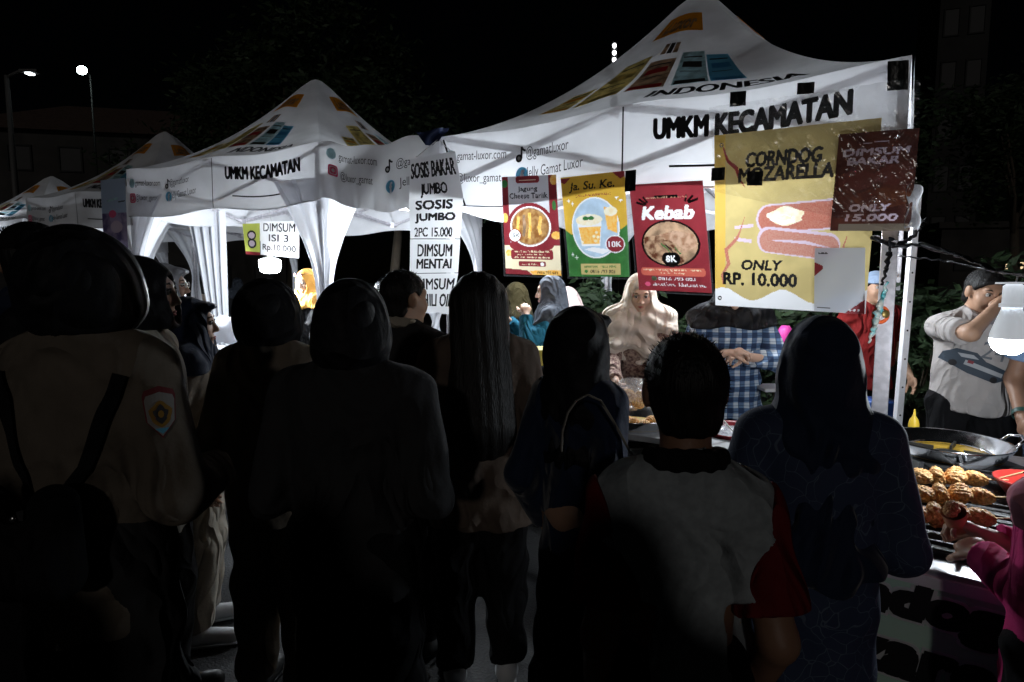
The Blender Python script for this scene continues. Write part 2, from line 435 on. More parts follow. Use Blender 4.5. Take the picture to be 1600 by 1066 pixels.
        pr.text('INDONESIA', .53, .06, .87, .15, ink, 2, bold=.015, shear=.25)
        local(root, pr.build('lettering', root))
    return dict(root=root, val=val_pt, roof=roof_pt, C=C, d=d, n=n, ze=ze, apex=apex, size=size, corners=corners)

MC = (1.87, 2.91); MD = Vector((-.833, .553, 0)).normalized(); MN = Vector((MD.y, -MD.x, 0))
T1 = gazebo('big white pop-up gazebo on the right, hung with food posters and black tape', MC, MD, 2.87, 1.05, 3.83, 2, drapes=(0, 0, 1, 0), seed=1, val=.50, lw=.07)
T2 = gazebo('brightly lit white gazebo left of the poster gazebo, with a lamp and DIMSUM sheet inside', (-1.549, 4.952), (-.89, .456), 2.6, 1.12, 3.76, 2, seed=2, skip=(3,))
T3 = gazebo('dim white gazebo partly hidden behind the lit one, third from the right', (-4.55, 7.35), (-.89, .456), 2.5, 1.16, 3.78, 1, seed=3)
T4 = gazebo('farthest white gazebo at the left edge of the row', (-8.55, 10.6), (-.93, .36), 2.8, 1.10, 3.72, 1, seed=4)

# printed cloth strip tied from the lit gazebo's corner to the poster gazebo's corner
sa = Pp(497, 222, P(497, 222, 4.90), Vector((0, 1, 0))); sb = P(688, 209, 4.52)
def strip(x, y, lift=0):
    p = sa.lerp(sb, x); top = p.z-.055*math.sin(math.pi*min(1, x*1.15))**2+.01*math.sin(x*19)
    hgt = .44+.12*x
    nrm = Vector((-.38, -.92, 0)).normalized()
    return Vector((p.x, p.y, top-hgt*(1-y)))+nrm*(lift+.012*math.sin(x*17+y*4)*(1-y)+.01*math.sin(x*41)*(1-y))
r = thing('cloth_strip', 'white printed cloth strip tied between the lit gazebo and the poster gazebo', 'cloth strip', sa)
mb = MB(); grid_mesh(lambda u, v: strip(u, v), 50, 10, mb); local(r, mb.build('cloth', white_cloth, r, True))
for t, x0, y0, x1, y1 in (('gamat-luxor.com', .18, .66, .50, .83), ('@luxor_gamat', .19, .36, .46, .53), ('@gamatluxor', .66, .60, 1.0, .76), ('Jelly Gamat', .68, .32, 1.0, .48)):
    pr = Print(lambda x, y, l: strip(x, y-.12*(x-.2)+.02, l+.003), .0008, .02); local(r, pr.text(t, x0, y0, x1, y1, ink_soft).build('lettering', r))
for fn, x, y, m, *a in ((glyph_note, .56, .60, ink), (glyph_round, .56, .30, sky_ink, 'f'), (glyph_camera, .08, .38, pink_ink), (glyph_round, .07, .66, teal_ink)):
    q = Print(lambda X, Y, l, x=x, y=y: strip(x+X*.45, y+Y-.12*(x-.2)+.02, l+.003), .0008, .05); fn(q, 0, 0, .19, m, *a); local(r, q.build('network_sign', r))
mb = MB(); c = P(676, 213, 4.45)
grid_mesh(lambda u, v: c+Vector(((u-.5)*.24*(1-.6*v), .03*math.sin(u*7+v*5), .03-v*.10+.03*u)), 14, 8, mb)
tag(mb.build('navy_cloth', navy_ink, None, True), 'folded navy cloth tied at the left corner of the poster gazebo', 'cloth')
mb = MB(); mb.tube([P(693, 219, 4.40), P(706, 262, 4.38), P(727, 322, 4.36)], .007, 6)
tag(mb.build('black_cord', ink), 'black cord hanging from the left corner of the poster gazebo', 'cord')

mb = MB(); A = P(334, 345, 7.0)
def cur(u, v):
    w = .30*(1-v)**1.3+.20; x = (u-.72)*w
    return Vector((A.x+x+.06*v, A.y+.035*math.sin(u*26+v*2)-.2*x, A.z+.12-v*1.75))
grid_mesh(cur, 40, 24, mb); local(T2['root'], mb.build('side_curtain', drape_cloth, T2['root'], True))
# ------------------------------------------------------------------ posters hung on the big gazebo
paper_white = mat('paper_white', (.60, .60, .64), .6, trans=.3, noise=.04)
paper_grey = mat('thin_copier_paper', (.80, .80, .82), .6, trans=.5, noise=.04, nscale=5)
film = film_mat('clear_film', .16, 7, .9, rough=.17)
sleeve = film_mat('plastic_sleeve', .06, 8, .3)
red_paper = mat('red_paper', (.26, .03, .04), .55, trans=.25, noise=.15)
dark_red_paper = mat('dark_red_paper', (.30, .02, .03), .55, trans=.2)
cream_paper = mat('cream_paper', (.78, .68, .48), .6, trans=.3)
amber_paper = mat('amber_paper', (.62, .38, .05), .6, trans=.3, noise=.08)
green_paper = mat('green_paper', (.05, .19, .05), .6, trans=.25, noise=.2, nscale=20)
yellow_paper = mat('yellow_paper', (.53, .42, .18), .6, trans=.32, noise=.10, nscale=9)
yellow_edge = mat('ochre_paper', (.72, .48, .11), .6, trans=.25)
maroon_paper = mat('maroon_paper', (.055, .012, .010), .5, trans=.10, col2=(.11, .03, .018), nscale=9)
brown_food = mat('fried_brown', (.35, .14, .04), .6, trans=.2, col2=(.62, .36, .14), nscale=28)
kebab_food = mat('kebab_wrap', (.62, .40, .25), .6, trans=.2, col2=(.13, .04, .02), nscale=26)
flat_bread = mat('flat_bread', (.70, .46, .32), .6, trans=.2, col2=(.42, .22, .13), nscale=30)
sausage_ink = mat('sausage_print', (.42, .11, .08), .6, trans=.3, col2=(.50, .22, .16), nscale=220)
sausage_ink2 = mat('sausage_print_light', (.52, .28, .22), .6, trans=.3, col2=(.46, .17, .13), nscale=220)
cheese_ink = mat('cheese_print', (.82, .70, .45), .6, trans=.3, col2=(.85, .80, .66), nscale=30)
pale_blue = mat('pale_blue_paper', (.45, .58, .72), .6, trans=.3, noise=.12, nscale=16)
corn_ink = mat('corn_print', (.85, .40, .06), .6, trans=.3, col2=(.85, .55, .18), nscale=50)
leaf_ink = mat('leaf_print', (.05, .22, .06), .6, trans=.2)
lilac_ink = mat('lilac_print', (.62, .50, .60), .6, trans=.3)
steel = mat('steel', (.65, .65, .66), .25, metal=1)

def quad_fn(TL, TR, BR, BL, nrm, bow=.0, ripple=.004, ph=0):
    def f(x, y, lift):
        p = BL.lerp(BR, x).lerp(TL.lerp(TR, x), y)
        b = bow*math.sin(math.pi*x)*(1-.5*y)+ripple*math.sin(7*x+5*(1-y)+ph)*(1-y*.7)
        return p+nrm*(lift+b)
    return f
RA = []
def poster(label, cat, pts, base, off, group=None, q=None, n=None, bow=.01, ripple=.004, ph=0, name='poster', cell=.0042):
    q = Vector(MC+(0,)) if q is None else q; n = MN if n is None else n
    pl = Vector(q)-n*off
    TL, TR, BR, BL = [Pp(a, b, pl, n) for a, b in pts]
    root = thing(name, label, cat, (TL+TR)/2, 0, group)
    fn = quad_fn(TL, TR, BR, BL, -n, bow, ripple, ph)
    ra = Raster(fn, (TR-TL).length, (TL-BL).length, cell); RA.append((ra, root, base))
    def part(pname, build, plabel=None):
        pr = Print(fn); pr.asp = ra.asp; build(pr); ra.layer_of(pr, pname, plabel)
    return root, fn, part
def add_sleeve(root, fn, m=sleeve, grow=.03, lift=.009):
    mb = MB(); grid_mesh(lambda u, v: fn(-grow+u*(1+2*grow), -grow*.8+v*(1+1.2*grow), lift+.002*math.sin(u*30)*math.sin(v*17)), 24, 24, mb)
    return local(root, mb.build('plastic_sleeve', m, root, True))
GP = 'food posters hanging from the valance'

# corn with cheese poster
r, fn, part = poster('white and red Jagung Cheese Tariik poster with round noodle picture, leftmost food poster', 'poster',
    ((784, 277), (869, 273), (877, 431), (790, 428)), paper_white, .06, GP, ph=.5)
part('border', lambda p: (p.rect(0, .18, .12, 1, red_paper), p.rect(.86, .18, 1, 1, red_paper), p.disc(.5, .475, .44, .255, red_paper, 1), p.rect(0, 0, 1, .30, cream_paper, 2), p.disc(.5, .30, .40, .08, red_paper, 3), p.disc(.05, .93, .06, .04, leaf_ink, 3), p.disc(.95, .95, .06, .05, corn_ink, 3), p.disc(.04, .58, .05, .05, corn_ink, 3), p.disc(.94, .70, .03, .05, leaf_ink, 3), p.disc(.95, .40, .08, .04, corn_ink, 4), p.disc(.08, .22, .06, .035, corn_ink, 4)))
part('header_tab', lambda p: (p.rect(.27, .93, .70, 1.0, red_paper, 4, r=.03), p.line([(.33, .955), (.64, .955)], .006, cream_paper, 5)))
part('lettering', lambda p: p.text('Jagung', .30, .835, .66, .895, ink_soft, 4, bold=.015))
part('lettering', lambda p: p.text('Cheese Tariik', .14, .775, .84, .83, ink_soft, 4, bold=.015))
def pic(p):
    p.disc(.5, .49, .37, .205, white_ink, 5); p.disc(.5, .49, .345, .19, brown_ink, 6); p.disc(.5, .49, .33, .18, brown_food, 7)
    for k, c in enumerate((corn_ink, brown_ink, corn_ink, brown_food, corn_ink)):
        x = .27+.105*k; p.line([(x, .37+.02*abs(k-2)), (x+.03*math.sin(k), .48), (x+.02, .63-.02*abs(k-2))], .055, c, 8)
part('picture', pic, 'round picture of cheese noodles')
part('price_badge', lambda p: (p.disc(.21, .40, .125, .068, dark_red_paper, 9), p.disc(.21, .40, .11, .06, white_ink, 10), p.text('15K', .13, .38, .30, .42, ink_soft, 11, bold=.01)))
part('text_panel', lambda p: (p.rect(.12, .155, .88, .255, red_paper, 4, r=.03), p.text('Jagung Cheese Tariik Isian Susu Keju', .18, .225, .82, .245, cream_paper, 5), p.text('yang dipanaskan lalu ditarik', .24, .195, .76, .215, cream_paper, 5), p.text('Untuk menikmati langsung dicoba', .18, .165, .82, .185, cream_paper, 5)))
part('text_panel', lambda p: (p.rect(.27, .085, .75, .135, red_paper, 4, r=.02), p.disc(.69, .11, .035, .018, white_ink, 5), p.text('ORDER SEKARANG', .32, .1, .62, .12, cream_paper, 5)))
part('lettering', lambda p: (p.poly([(0, 0), (.52, 0), (.42, .045), (0, .06)], red_paper, 4), p.poly([(.52, 0), (1, 0), (1, .055), (.47, .04)], corn_ink, 4), p.text('0816 793 003', .60, .012, .94, .038, ink_soft, 5)))
add_sleeve(r, fn)

# cup poster
r, fn, part = poster('amber and green Ja. Su. Ke. poster with a cup picture and 10K badge', 'poster',
    ((876, 278), (976, 267), (984, 433), (890, 432)), amber_paper, .06, GP, ph=1.5)
part('ground_print', lambda p: (p.poly([(0, 0), (1, 0), (1, .50), (.92, .46), (.1, .42), (0, .47)], green_paper, 1), p.poly([(0, .985), (.16, .985), (.06, .93), (0, .95)], red_paper, 2), p.poly([(.82, 1), (1, 1), (1, .95), (.93, .93)], red_paper, 2)))
part('lettering', lambda p: p.text('Ja. Su. Ke.', .12, .835, .84, .94, ink, 3, bold=.012, shear=.2))
part('lettering', lambda p: p.text('(JAGUNG SUSU KEJU)', .22, .785, .78, .815, red_paper, 3))
def pic(p):
    p.disc(.5, .48, .385, .30, white_ink, 3); p.disc(.5, .48, .365, .285, pale_blue, 4)
    p.poly([(.20, .56), (.62, .56), (.57, .30), (.27, .30)], white_ink, 5); p.poly([(.23, .49), (.60, .49), (.56, .32), (.28, .32)], corn_ink, 6)
    p.disc(.41, .56, .22, .055, cheese_ink, 7); p.disc(.36, .575, .05, .02, leaf_ink, 8); p.disc(.45, .575, .05, .02, leaf_ink, 8)
    p.poly([(.66, .68), (.86, .64), (.84, .42), (.70, .46)], corn_ink, 6); p.disc(.76, .63, .10, .045, cheese_ink, 7)
    for k in range(14): p.disc(.28+.28*((k*37) % 14)/14, .34+.13*((k*53) % 14)/14, .022, .015, cheese_ink if k % 3 == 0 else corn_ink, 8, 10)
    p.poly([(.3, .27), (.6, .22), (.75, .26), (.45, .29)], white_ink, 5)
part('picture', pic, 'oval picture of two corn cups')
part('price_badge', lambda p: (p.disc(.80, .315, .15, .085, white_ink, 9), p.disc(.80, .315, .135, .077, red_paper, 10), p.text('10K', .70, .285, .90, .345, white_ink, 11, bold=.015)))
def sparkle(p):
    for x, y in ((.10, .76), (.16, .73), (.86, .76), (.92, .73), (.09, .22), (.16, .19)):
        p.poly([(x-.035, y), (x, y+.008), (x, y+.025), (x+.008, y+.008), (x+.035, y), (x+.008, y-.006), (x, y-.025), (x-.006, y-.006)], white_ink, 4)
part('sparkle_print', sparkle)
part('contact_panel', lambda p: (p.rect(.22, .02, .86, .13, yellow_paper, 4), p.text('streetfood_khatulistiwa', .28, .085, .80, .115, green_paper, 5), p.text('0816 793 003', .38, .035, .78, .07, ink_soft, 5, bold=.01), p.disc(.31, .052, .028, .017, green_paper, 5)))
add_sleeve(r, fn)

# kebab poster
r, fn, part = poster('red Kebab poster with round wrap picture and black 8K badge', 'poster',
    ((983, 289), (1098, 282), (1113, 458), (999, 453)), red_paper, .06, GP, ph=2.5)
part('lettering', lambda p: p.text('Kebab', .13, .66, .86, .79, white_ink, 3, bold=.03, shear=.2))
part('lettering', lambda p: (p.rect(.34, .855, .66, .885, ink, 2), p.text('street food khatulistiwa', .22, .86, .78, .88, flat_bread, 3)))
def rays(p):
    for a, b in (((.08, .83), (.20, .80)), ((.12, .86), (.22, .81)), ((.18, .88), (.24, .82)), ((.75, .82), (.78, .88)), ((.78, .82), (.86, .87)), ((.79, .81), (.92, .84))): p.line([a, b], .022, ink, 2)
part('ray_print', rays)
def pic(p):
    p.disc(.5, .44, .40, .215, ink, 3); p.disc(.5, .44, .37, .20, brown_ink, 4)
    p.poly([(.14, .50), (.35, .52), (.72, .32), (.66, .26), (.5, .245), (.25, .31), (.15, .40)], kebab_food, 5)
    p.poly([(.35, .52), (.60, .56), (.84, .52), (.86, .42), (.70, .36)], flat_bread, 6)
    p.poly([(.28, .47), (.5, .47), (.66, .40), (.60, .33), (.36, .38)], kebab_food, 7)
    for k in range(5): p.line([(.32+.06*k, .45-.01*k), (.42+.05*k, .40-.012*k), (.44+.05*k, .35)], .012, (brown_ink, leaf_ink, ink_soft)[k % 3], 8)
part('picture', pic, 'round picture of a cut wrap')
part('price_badge', lambda p: (p.rect(.38, .245, .62, .355, ink, 9, r=.05), p.text('8K', .43, .27, .57, .33, white_ink, 10, bold=.02)))
part('text_panel', lambda p: (p.rect(.06, .145, .94, .215, mat('coral_ink', (.60, .13, .09), .6, trans=.25), 4, r=.03), p.text('Dengan isian Daging Sapi dan Makanan', .10, .185, .88, .205, cream_paper, 5), p.text('khas dari Turkey', .32, .155, .66, .175, cream_paper, 5)))
part('lettering', lambda p: (p.disc(.24, .115, .04, .022, mat('pale_green_ink', (.35, .50, .30), .6), 4), p.text('0816 793 003', .30, .10, .80, .13, white_ink, 4)))
part('lettering', lambda p: (p.disc(.14, .06, .04, .022, pink_ink, 4), p.text('streetfood_khatulistiwa', .21, .045, .93, .08, white_ink, 4)))
add_sleeve(r, fn)

# corndog poster
r, fn, part = poster('large yellow CORNDOG MOZARELLA poster, ONLY RP. 10.000, with two fried sausages', 'poster',
    ((1116, 212), (1378, 184), (1352, 491), (1118, 477)), yellow_paper, .065, GP, bow=.006, ph=3)
W_, H_ = .74, .82
part('border', lambda p: (p.rect(0, 0, .075, 1, yellow_edge, 1), p.poly([(0, 0), (1, 0), (1, .13)] + [(1-i/20, .075+.035*math.sin(i*.75)) for i in range(1, 21)], white_ink, 2)))
part('lettering', lambda p: p.text('CORNDOG', .21, .80, .69, .885, ink_soft, 3, bold=.025, shear=.15))
part('lettering', lambda p: p.text('MOZARELLA', .16, .715, .76, .80, ink_soft, 3, bold=.025, shear=.1))
part('lettering', lambda p: p.text('ONLY', .19, .215, .47, .275, ink_soft, 3, bold=.025, shear=.15))
part('lettering', lambda p: p.text('RP. 10.000', .06, .125, .57, .20, ink_soft, 3, bold=.025))
def blob(cx, cy, L, r_, ang=0, n=16):
    pts = []
    for i in range(n): a = -math.pi/2+math.pi*i/(n-1); pts.append((cx+L/2+r_*math.cos(a), cy+r_*1.0*math.sin(a)))
    for i in range(n): a = math.pi/2+math.pi*i/(n-1); pts.append((cx-L/2+r_*math.cos(a), cy+r_*math.sin(a)))
    c, s = math.cos(ang), math.sin(ang)
    return [(cx+(x-cx)*c-(y-cy)*s, cy+(x-cx)*s+(y-cy)*c) for x, y in pts]
def pic(p):
    p.poly(blob(.57, .515, .40, .082, .05), lilac_ink, 2); p.poly(blob(.575, .515, .40, .072, .05), sausage_ink, 3)
    p.poly(blob(.56, .37, .38, .074, -.10), lilac_ink, 4); p.poly(blob(.565, .365, .38, .062, -.10), sausage_ink2, 5); p.line([(.40, .385), (.60, .375), (.76, .345)], [.005, .02, .004], lilac_ink, 6)
    p.disc(.48, .52, .115, .050, cheese_ink, 4.5, 24, .12); p.disc(.47, .50, .075, .026, white_ink, 4.6, 24, .2); p.disc(.47, .51, .05, .012, cheese_ink, 4.7, 20, .2)
    p.line([(.14, .46), (.27, .47)], .02, lilac_ink, 2); p.line([(.14, .395), (.26, .38)], .02, lilac_ink, 2)
part('picture', pic, 'two breaded sausages, the upper one bitten open')
def streak1(p):
    p.line([(.06, .93), (.09, .85), (.15, .80), (.17, .74), (.21, .69)], [.008, .02, .025, .016, .003], red_paper, 3)
def streak2(p):
    p.line([(.21, .52), (.18, .44), (.16, .40), (.08, .33), (.10, .25), (.05, .18), (.06, .12)], [.003, .010, .02, .028, .026, .014, .003], sausage_ink, 3)
def streak3(p): p.line([(.86, .41), (.84, .35), (.86, .31)], [.004, .012, .003], sausage_ink, 3)
def streak4(p): p.line([(.80, .56), (.84, .585), (.88, .575)], [.02, .03, .004], red_paper, 3)
for st in (streak1, streak2, streak3, streak4): part('streak_print', st)
def eye(x, y):
    mb = MB(); p0 = fn(x, y, .002); M = Matrix.Rotation(math.pi/2, 3, 'X')
    mb.lathe([(.005, .0), (.007, .002), (.011, .002), (.012, 0)], p0, 20, 0, Matrix((MD, Vector((0, 0, 1)), -MN)).transposed())
    return local(r, mb.build('eyelet', steel, r, True))
for x, y in ((.05, .94), (.035, .045)): eye(x, y)

r2, fn2, part2 = poster('dark brown DIMSUM BAKAR poster, ONLY 15.000, at the gazebo corner', 'poster',
    ((1311, 210), (1437, 200), (1422, 361), (1297, 361)), maroon_paper, .085, GP, bow=.004, ph=4)
part2('lettering', lambda p: p.text('DIMSUM', .07, .765, .92, .84, lilac_ink, 3, bold=.03, shear=.1))
part2('lettering', lambda p: p.text('BAKAR', .14, .675, .80, .75, lilac_ink, 3, bold=.03, shear=.1))
part2('lettering', lambda p: p.text('ONLY', .22, .20, .74, .275, lilac_ink, 3, bold=.03, shear=.1))
part2('lettering', lambda p: p.text('15.000', .18, .10, .84, .175, lilac_ink, 3, bold=.03, shear=.1))
def pic(p):
    p.disc(.62, .33, .36, .10, mat('roast_print', (.20, .06, .025), .6, col2=(.10, .02, .01), nscale=20), 2, 30, .06)
    p.disc(.30, .52, .26, .10, mat('roast_print_dark', (.13, .03, .02), .6), 2, 30, .06); p.disc(.75, .56, .24, .10, MATS['roast_print_dark'], 2, 30, .06)
    p.rect(.1, .0, .98, .07, mat('dull_print', (.25, .20, .15), .6), 2)
    p.line([(.32, .885), (.66, .90)], .008, lilac_ink, 2)
part2('picture', pic, 'grilled dumplings in the dark')

r3, fn3, part3 = poster('small white payment sheet with red corners taped over the yellow poster', 'sheet',
    ((1273, 388), (1352, 387), (1351, 491), (1272, 486)), mat('payment_paper', (.62, .64, .70), .6, trans=.2), .082, None, ph=5, bow=.002)
part3('corner_print', lambda p: (p.poly([(0, .55), (.18, .68), (.18, .72), (0, .78)], red_paper, 1), p.poly([(.62, 0), (1, 0), (1, .22)], red_paper, 1)))
part3('lettering', lambda p: (p.text('QRIS', .08, .90, .27, .94, ink_soft, 2, bold=.03), p.line([(.31, .93), (.5, .93)], .006, ink_soft, 2), p.line([(.31, .91), (.56, .91)], .006, ink_soft, 2), p.line([(.34, .80), (.66, .80)], .01, ink_soft, 2), p.line([(.30, .25), (.7, .25)], .006, ink_soft, 2), p.line([(.38, .21), (.62, .21)], .006, ink_soft, 2), p.line([(.05, .06), (.32, .06)], .006, ink_soft, 2)))
part3('lettering', lambda p: [p.disc(.72+.08*k, .05, .022, .018, white_ink, 3, 14) for k in range(3)])

for ra, root_, base_ in RA: ra.finish(root_, base_)
RA.clear()
# crinkled film over the top of the yellow poster
pl = Vector(MC+(0,))-MN*.105
c4 = [Pp(a, b, pl, MN) for a, b in ((1108, 168), (1438, 120), (1430, 366), (1118, 300))]
ff = quad_fn(*c4, -MN, .0, .006, 1)
mb = MB(); grid_mesh(lambda u, v: ff(u, v*(1-.0)+.0, .006*math.sin(u*41+3*math.sin(v*9))*math.sin(v*23+u*8)+.004*math.sin(u*90+v*60)), 90, 60, mb)
tag(mb.build('film_sheet', film, None, True), 'crinkled clear plastic film over the yellow and brown posters', 'plastic film')
# film flap sticking out at the corner
mb = MB(); A = Pp(1420, 290, pl, MN)
grid_mesh(lambda u, v: A+Vector((u*.045, .02*math.sin(u*5), -v*.20+.05*u-.06*u*u))+Vector((0, .015*math.sin(v*9+u*4), 0)), 12, 16, mb)
tag(mb.build('plastic_flap', drape_cloth, None, True), 'loose white plastic flap at the corner beside the brown poster', 'plastic flap')

# black tape
def tape(label, pts, off, group='black tape squares on the big gazebo'):
    pl = Vector(MC+(0,))-MN*off
    q = [Pp(a, b, pl, MN) for a, b in pts]; fn = quad_fn(*q, -MN, .001, .001, pts[0][0])
    mb = MB(); grid_mesh(lambda u, v: fn(u, v, .0012*math.sin(u*9)), 6, 6, mb); k = len(mb.v)
    grid_mesh(lambda u, v: fn(u, v, .0012*math.sin(u*9)-.0015), 6, 6, mb)
    tag(mb.build('tape_piece', black_tape), label, 'tape', group)
def sq(x0, y0, x1, y1, t=0): return ((x0, y0+t), (x1, y0-t), (x1-1, y1-t), (x0-1, y1+t))
tape('black tape square above the letters KE of KECAMATAN', sq(1141, 143, 1166, 166, 1), .052)
tape('black tape square above the letters TA of KECAMATAN', sq(1246, 129, 1273, 147, 1), .052)
tape('tall black tape patch at the top right gazebo corner', sq(1387, 95, 1420, 141, 1), .052)
tape('black tape square on the left edge of the yellow poster', sq(1112, 262, 1133, 282, 1), .112)
tape('black tape square under the word MOZARELLA', sq(1168, 268, 1192, 290, 0), .112)
tape('black tape strip joining the cup poster to the valance', sq(977, 266, 994, 299, 1), .085)

# hanging price banner between the gazebos
r4 = None
q0 = Vector(P(680, 300, 4.15)); nb = Vector((.15, 1, 0)).normalized()
r4 = thing('price_banner', 'long white paper banner of sausage and dimsum prices hanging between two gazebos', 'banner', P(680, 240, 4.15))
sheets = [(((641, 249), (711, 236), (724, 308), (639, 312)), (('SOSIS BAKAR', .02, .50, .95, .88, .012), ('JUMBO', .22, .02, .74, .36, .012))),
          (((639, 312), (724, 307), (719, 373), (641, 373)), (('SOSIS', .12, .72, .82, .96, .025), ('JUMBO', .10, .38, .88, .64, .025), ('2PC 15.000', .09, .04, .84, .28, .012))),
          (((641, 374), (719, 374), (716, 426), (640, 427)), (('DIMSUM', .15, .48, .86, .86, .012), ('MENTAI', .14, .12, .86, .42, .02))),
          (((644, 428), (716, 427), (704, 491), (653, 489)), (('DIMSUM', .05, .60, .95, .88, .012), ('CHILI OIL', .05, .18, .98, .50, .012)))]
for k, (pts, words_) in enumerate(sheets):
    c = [Pp(a, b, q0, nb) for a, b in pts]; fk = quad_fn(*c, -nb, .01, .004, k)
    ra = Raster(fk, (c[1]-c[0]).length, (c[0]-c[3]).length, .0042); RA.append((ra, r4, paper_grey))
    for t, x0, y0, x1, y1, b in words_:
        pr = Print(fk); pr.asp = ra.asp; pr.text(t, x0, y0, x1, y1, ink, 1, bold=b*1.1); ra.layer_of(pr, 'lettering', None)
mb = MB(); a = Vector(MC+(0,))+MD*2.87-MN*.03
mb.tube([Vector((a.x, a.y, CAMZ+1.03)), P(650, 246, 4.14)], .003, 5); mb.tube([Vector((a.x, a.y, CAMZ+1.03)), P(706, 238, 4.14)], .003, 5)
local(r4, mb.build('string', white_ink, r4))
# twisted plastic ribbon below the banner
mb = MB(); B0 = P(680, 488, 4.15)
grid_mesh(lambda u, v: B0+Vector(((u-.5)*(.10-.05*math.sin(v*6)), .02*math.sin(u*6+v*9), -v*.30)), 8, 20, mb)
tag(mb.build('plastic_strip', drape_cloth, None, True), 'thin white plastic strip dangling under the price banner', 'plastic strip')

# sheets in the lit gazebo
q2 = Vector(T2['C'])+T2['n']*.05; n2 = T2['n']
r5, f5, p5 = poster('white DIMSUM ISI 3 10.000 price sheet hanging over the lamp', 'price sheet', ((407, 346), (468, 346), (467, 404), (407, 398)), paper_grey, 0, None, q2, n2, .004, .002)
p5('lettering', lambda p: p.text('DIMSUM', .08, .70, .90, .95, ink_soft, 2, bold=.012))
p5('lettering', lambda p: p.text('ISI 3', .22, .42, .74, .62, ink_soft, 2, bold=.012))
p5('lettering', lambda p: p.text('Rp.10.000', .05, .10, .92, .33, ink_soft, 2, bold=.012))
r6, f6, p6 = poster('lime green dimsum picture poster beside the DIMSUM sheet', 'poster', ((379, 350), (406, 349), (406, 399), (384, 397)), mat('lime_paper', (.55, .60, .12), .6, trans=.3), 0.0, None, q2, n2, .004, .002)
p6('picture', lambda p: (p.disc(.5, .62, .28, .16, ink_soft, 1), p.disc(.5, .62, .2, .1, lilac_ink, 2), p.disc(.5, .36, .3, .16, ink_soft, 1), p.disc(.5, .36, .2, .1, lilac_ink, 2), p.rect(.0, 0, 1, .1, red_paper, 1)))
for x in (412, 463):
    pass
mb = MB()
for px in (385, 402, 411, 464):
    a = Pp(px, 349, q2, n2); mb.tube([a, Vector((a.x, a.y, T2['ze']-.4))], .0015, 4)
tag(mb.build('hanging_thread', white_ink), 'thin threads holding the DIMSUM sheet and lime poster', 'thread')

# upright banner between second and third gazebo, dark banner under the third
r7, f7, p7 = poster('tall banner, white-blue above a purple picture, left of the lit gazebo', 'banner', ((157, 282), (196, 278), (200, 400), (163, 400)), mat('banner_blue', (.40, .50, .66), .6, trans=.2), 0, None, P(180, 300, 6.6), n2, .01, .004, name='banner')
p7('picture', lambda p: (p.rect(0, 0, 1, .56, mat('purple_print', (.12, .10, .25), .6, col2=(.45, .38, .58), nscale=9), 1), p.disc(.45, .55, .16, .05, pink_ink, 2), p.disc(.6, .38, .24, .08, lilac_ink, 2), p.line([(.25, .72), (.7, .75)], .03, teal_ink, 2), p.line([(.7, .7), (.95, .71)], .015, ink_soft, 2)))
r8, f8, p8 = poster('dark banner with green edge hanging under the third gazebo', 'banner', ((60, 333), (160, 322), (158, 352), (62, 352)), mat('night_green', (.01, .03, .03), .6), 0, None, P(110, 330, 8.2), n2, .03, .02, name='banner')
p8('border', lambda p: (p.line([(0, .95), (.2, .5), (.45, .3), (.55, .9), (.62, .3), (.85, .4), (1, .9)], .06, mat('green_trim', (.05, .35, .14), .6), 2), ))
r9, f9, p9 = poster('pale banner with purple letters under the third gazebo behind the crowd', 'banner', ((84, 343), (130, 341), (130, 375), (84, 375)), mat('pale_lilac', (.45, .42, .55), .6), 0, None, P(100, 345, 8.6), n2, .01, .004, name='banner')
p9('lettering', lambda p: p.text('ES', .1, .3, .7, .9, mat('violet', (.12, .12, .45), .6), 2, bold=.03))

for ra, root_, base_ in RA: ra.finish(root_, base_)
# ------------------------------------------------------------------ distance fields and surface nets
def ln(v): return np.sqrt((v*v).sum(-1))
def f_cone(a, b, r0, r1, sc=(1, 1, 1)):
    a, b, sc = np.array(a, float), np.array(b, float), np.array(sc, float)
    A = a/sc; B = b/sc; ba = B-A; L2 = max(ba@ba, 1e-9)
    def f(p):
        q = p/sc; t = np.clip(((q-A)@ba)/L2, 0, 1)
        return (ln(q-A-t[:, None]*ba)-(r0+(r1-r0)*t))*min(sc)
    lo = np.minimum(a, b)-max(r0, r1)*sc; hi = np.maximum(a, b)+max(r0, r1)*sc
    return f, lo, hi
def f_ell(c, r, M=None):
    c = np.array(c, float); r = np.array(r, float); Mi = np.array(M.to_3x3().transposed()) if M is not None else None
    def f(p):
        q = p-c
        if Mi is not None: q = q@Mi.T
        k0 = ln(q/r); k1 = ln(q/(r*r))+1e-9
        return k0*(k0-1)/k1
    m = max(r) if M is not None else r
    return f, c-m, c+m
def smin(a, b, k):
    h = np.clip(.5+.5*(b-a)/k, 0, 1); return b+(a-b)*h-k*h*(1-h)
def smax(a, b, k): return -smin(-a, -b, k)
def field(prims, k=.03):
    def f(p):
        d = None
        for pr in prims:
            kk = pr[3] if len(pr) > 3 else k
            v = pr[0](p); d = v if d is None else smin(d, v, kk)
        return d
    lo = np.min([p[1] for p in prims], 0); hi = np.max([p[2] for p in prims], 0)
    return f, lo, hi
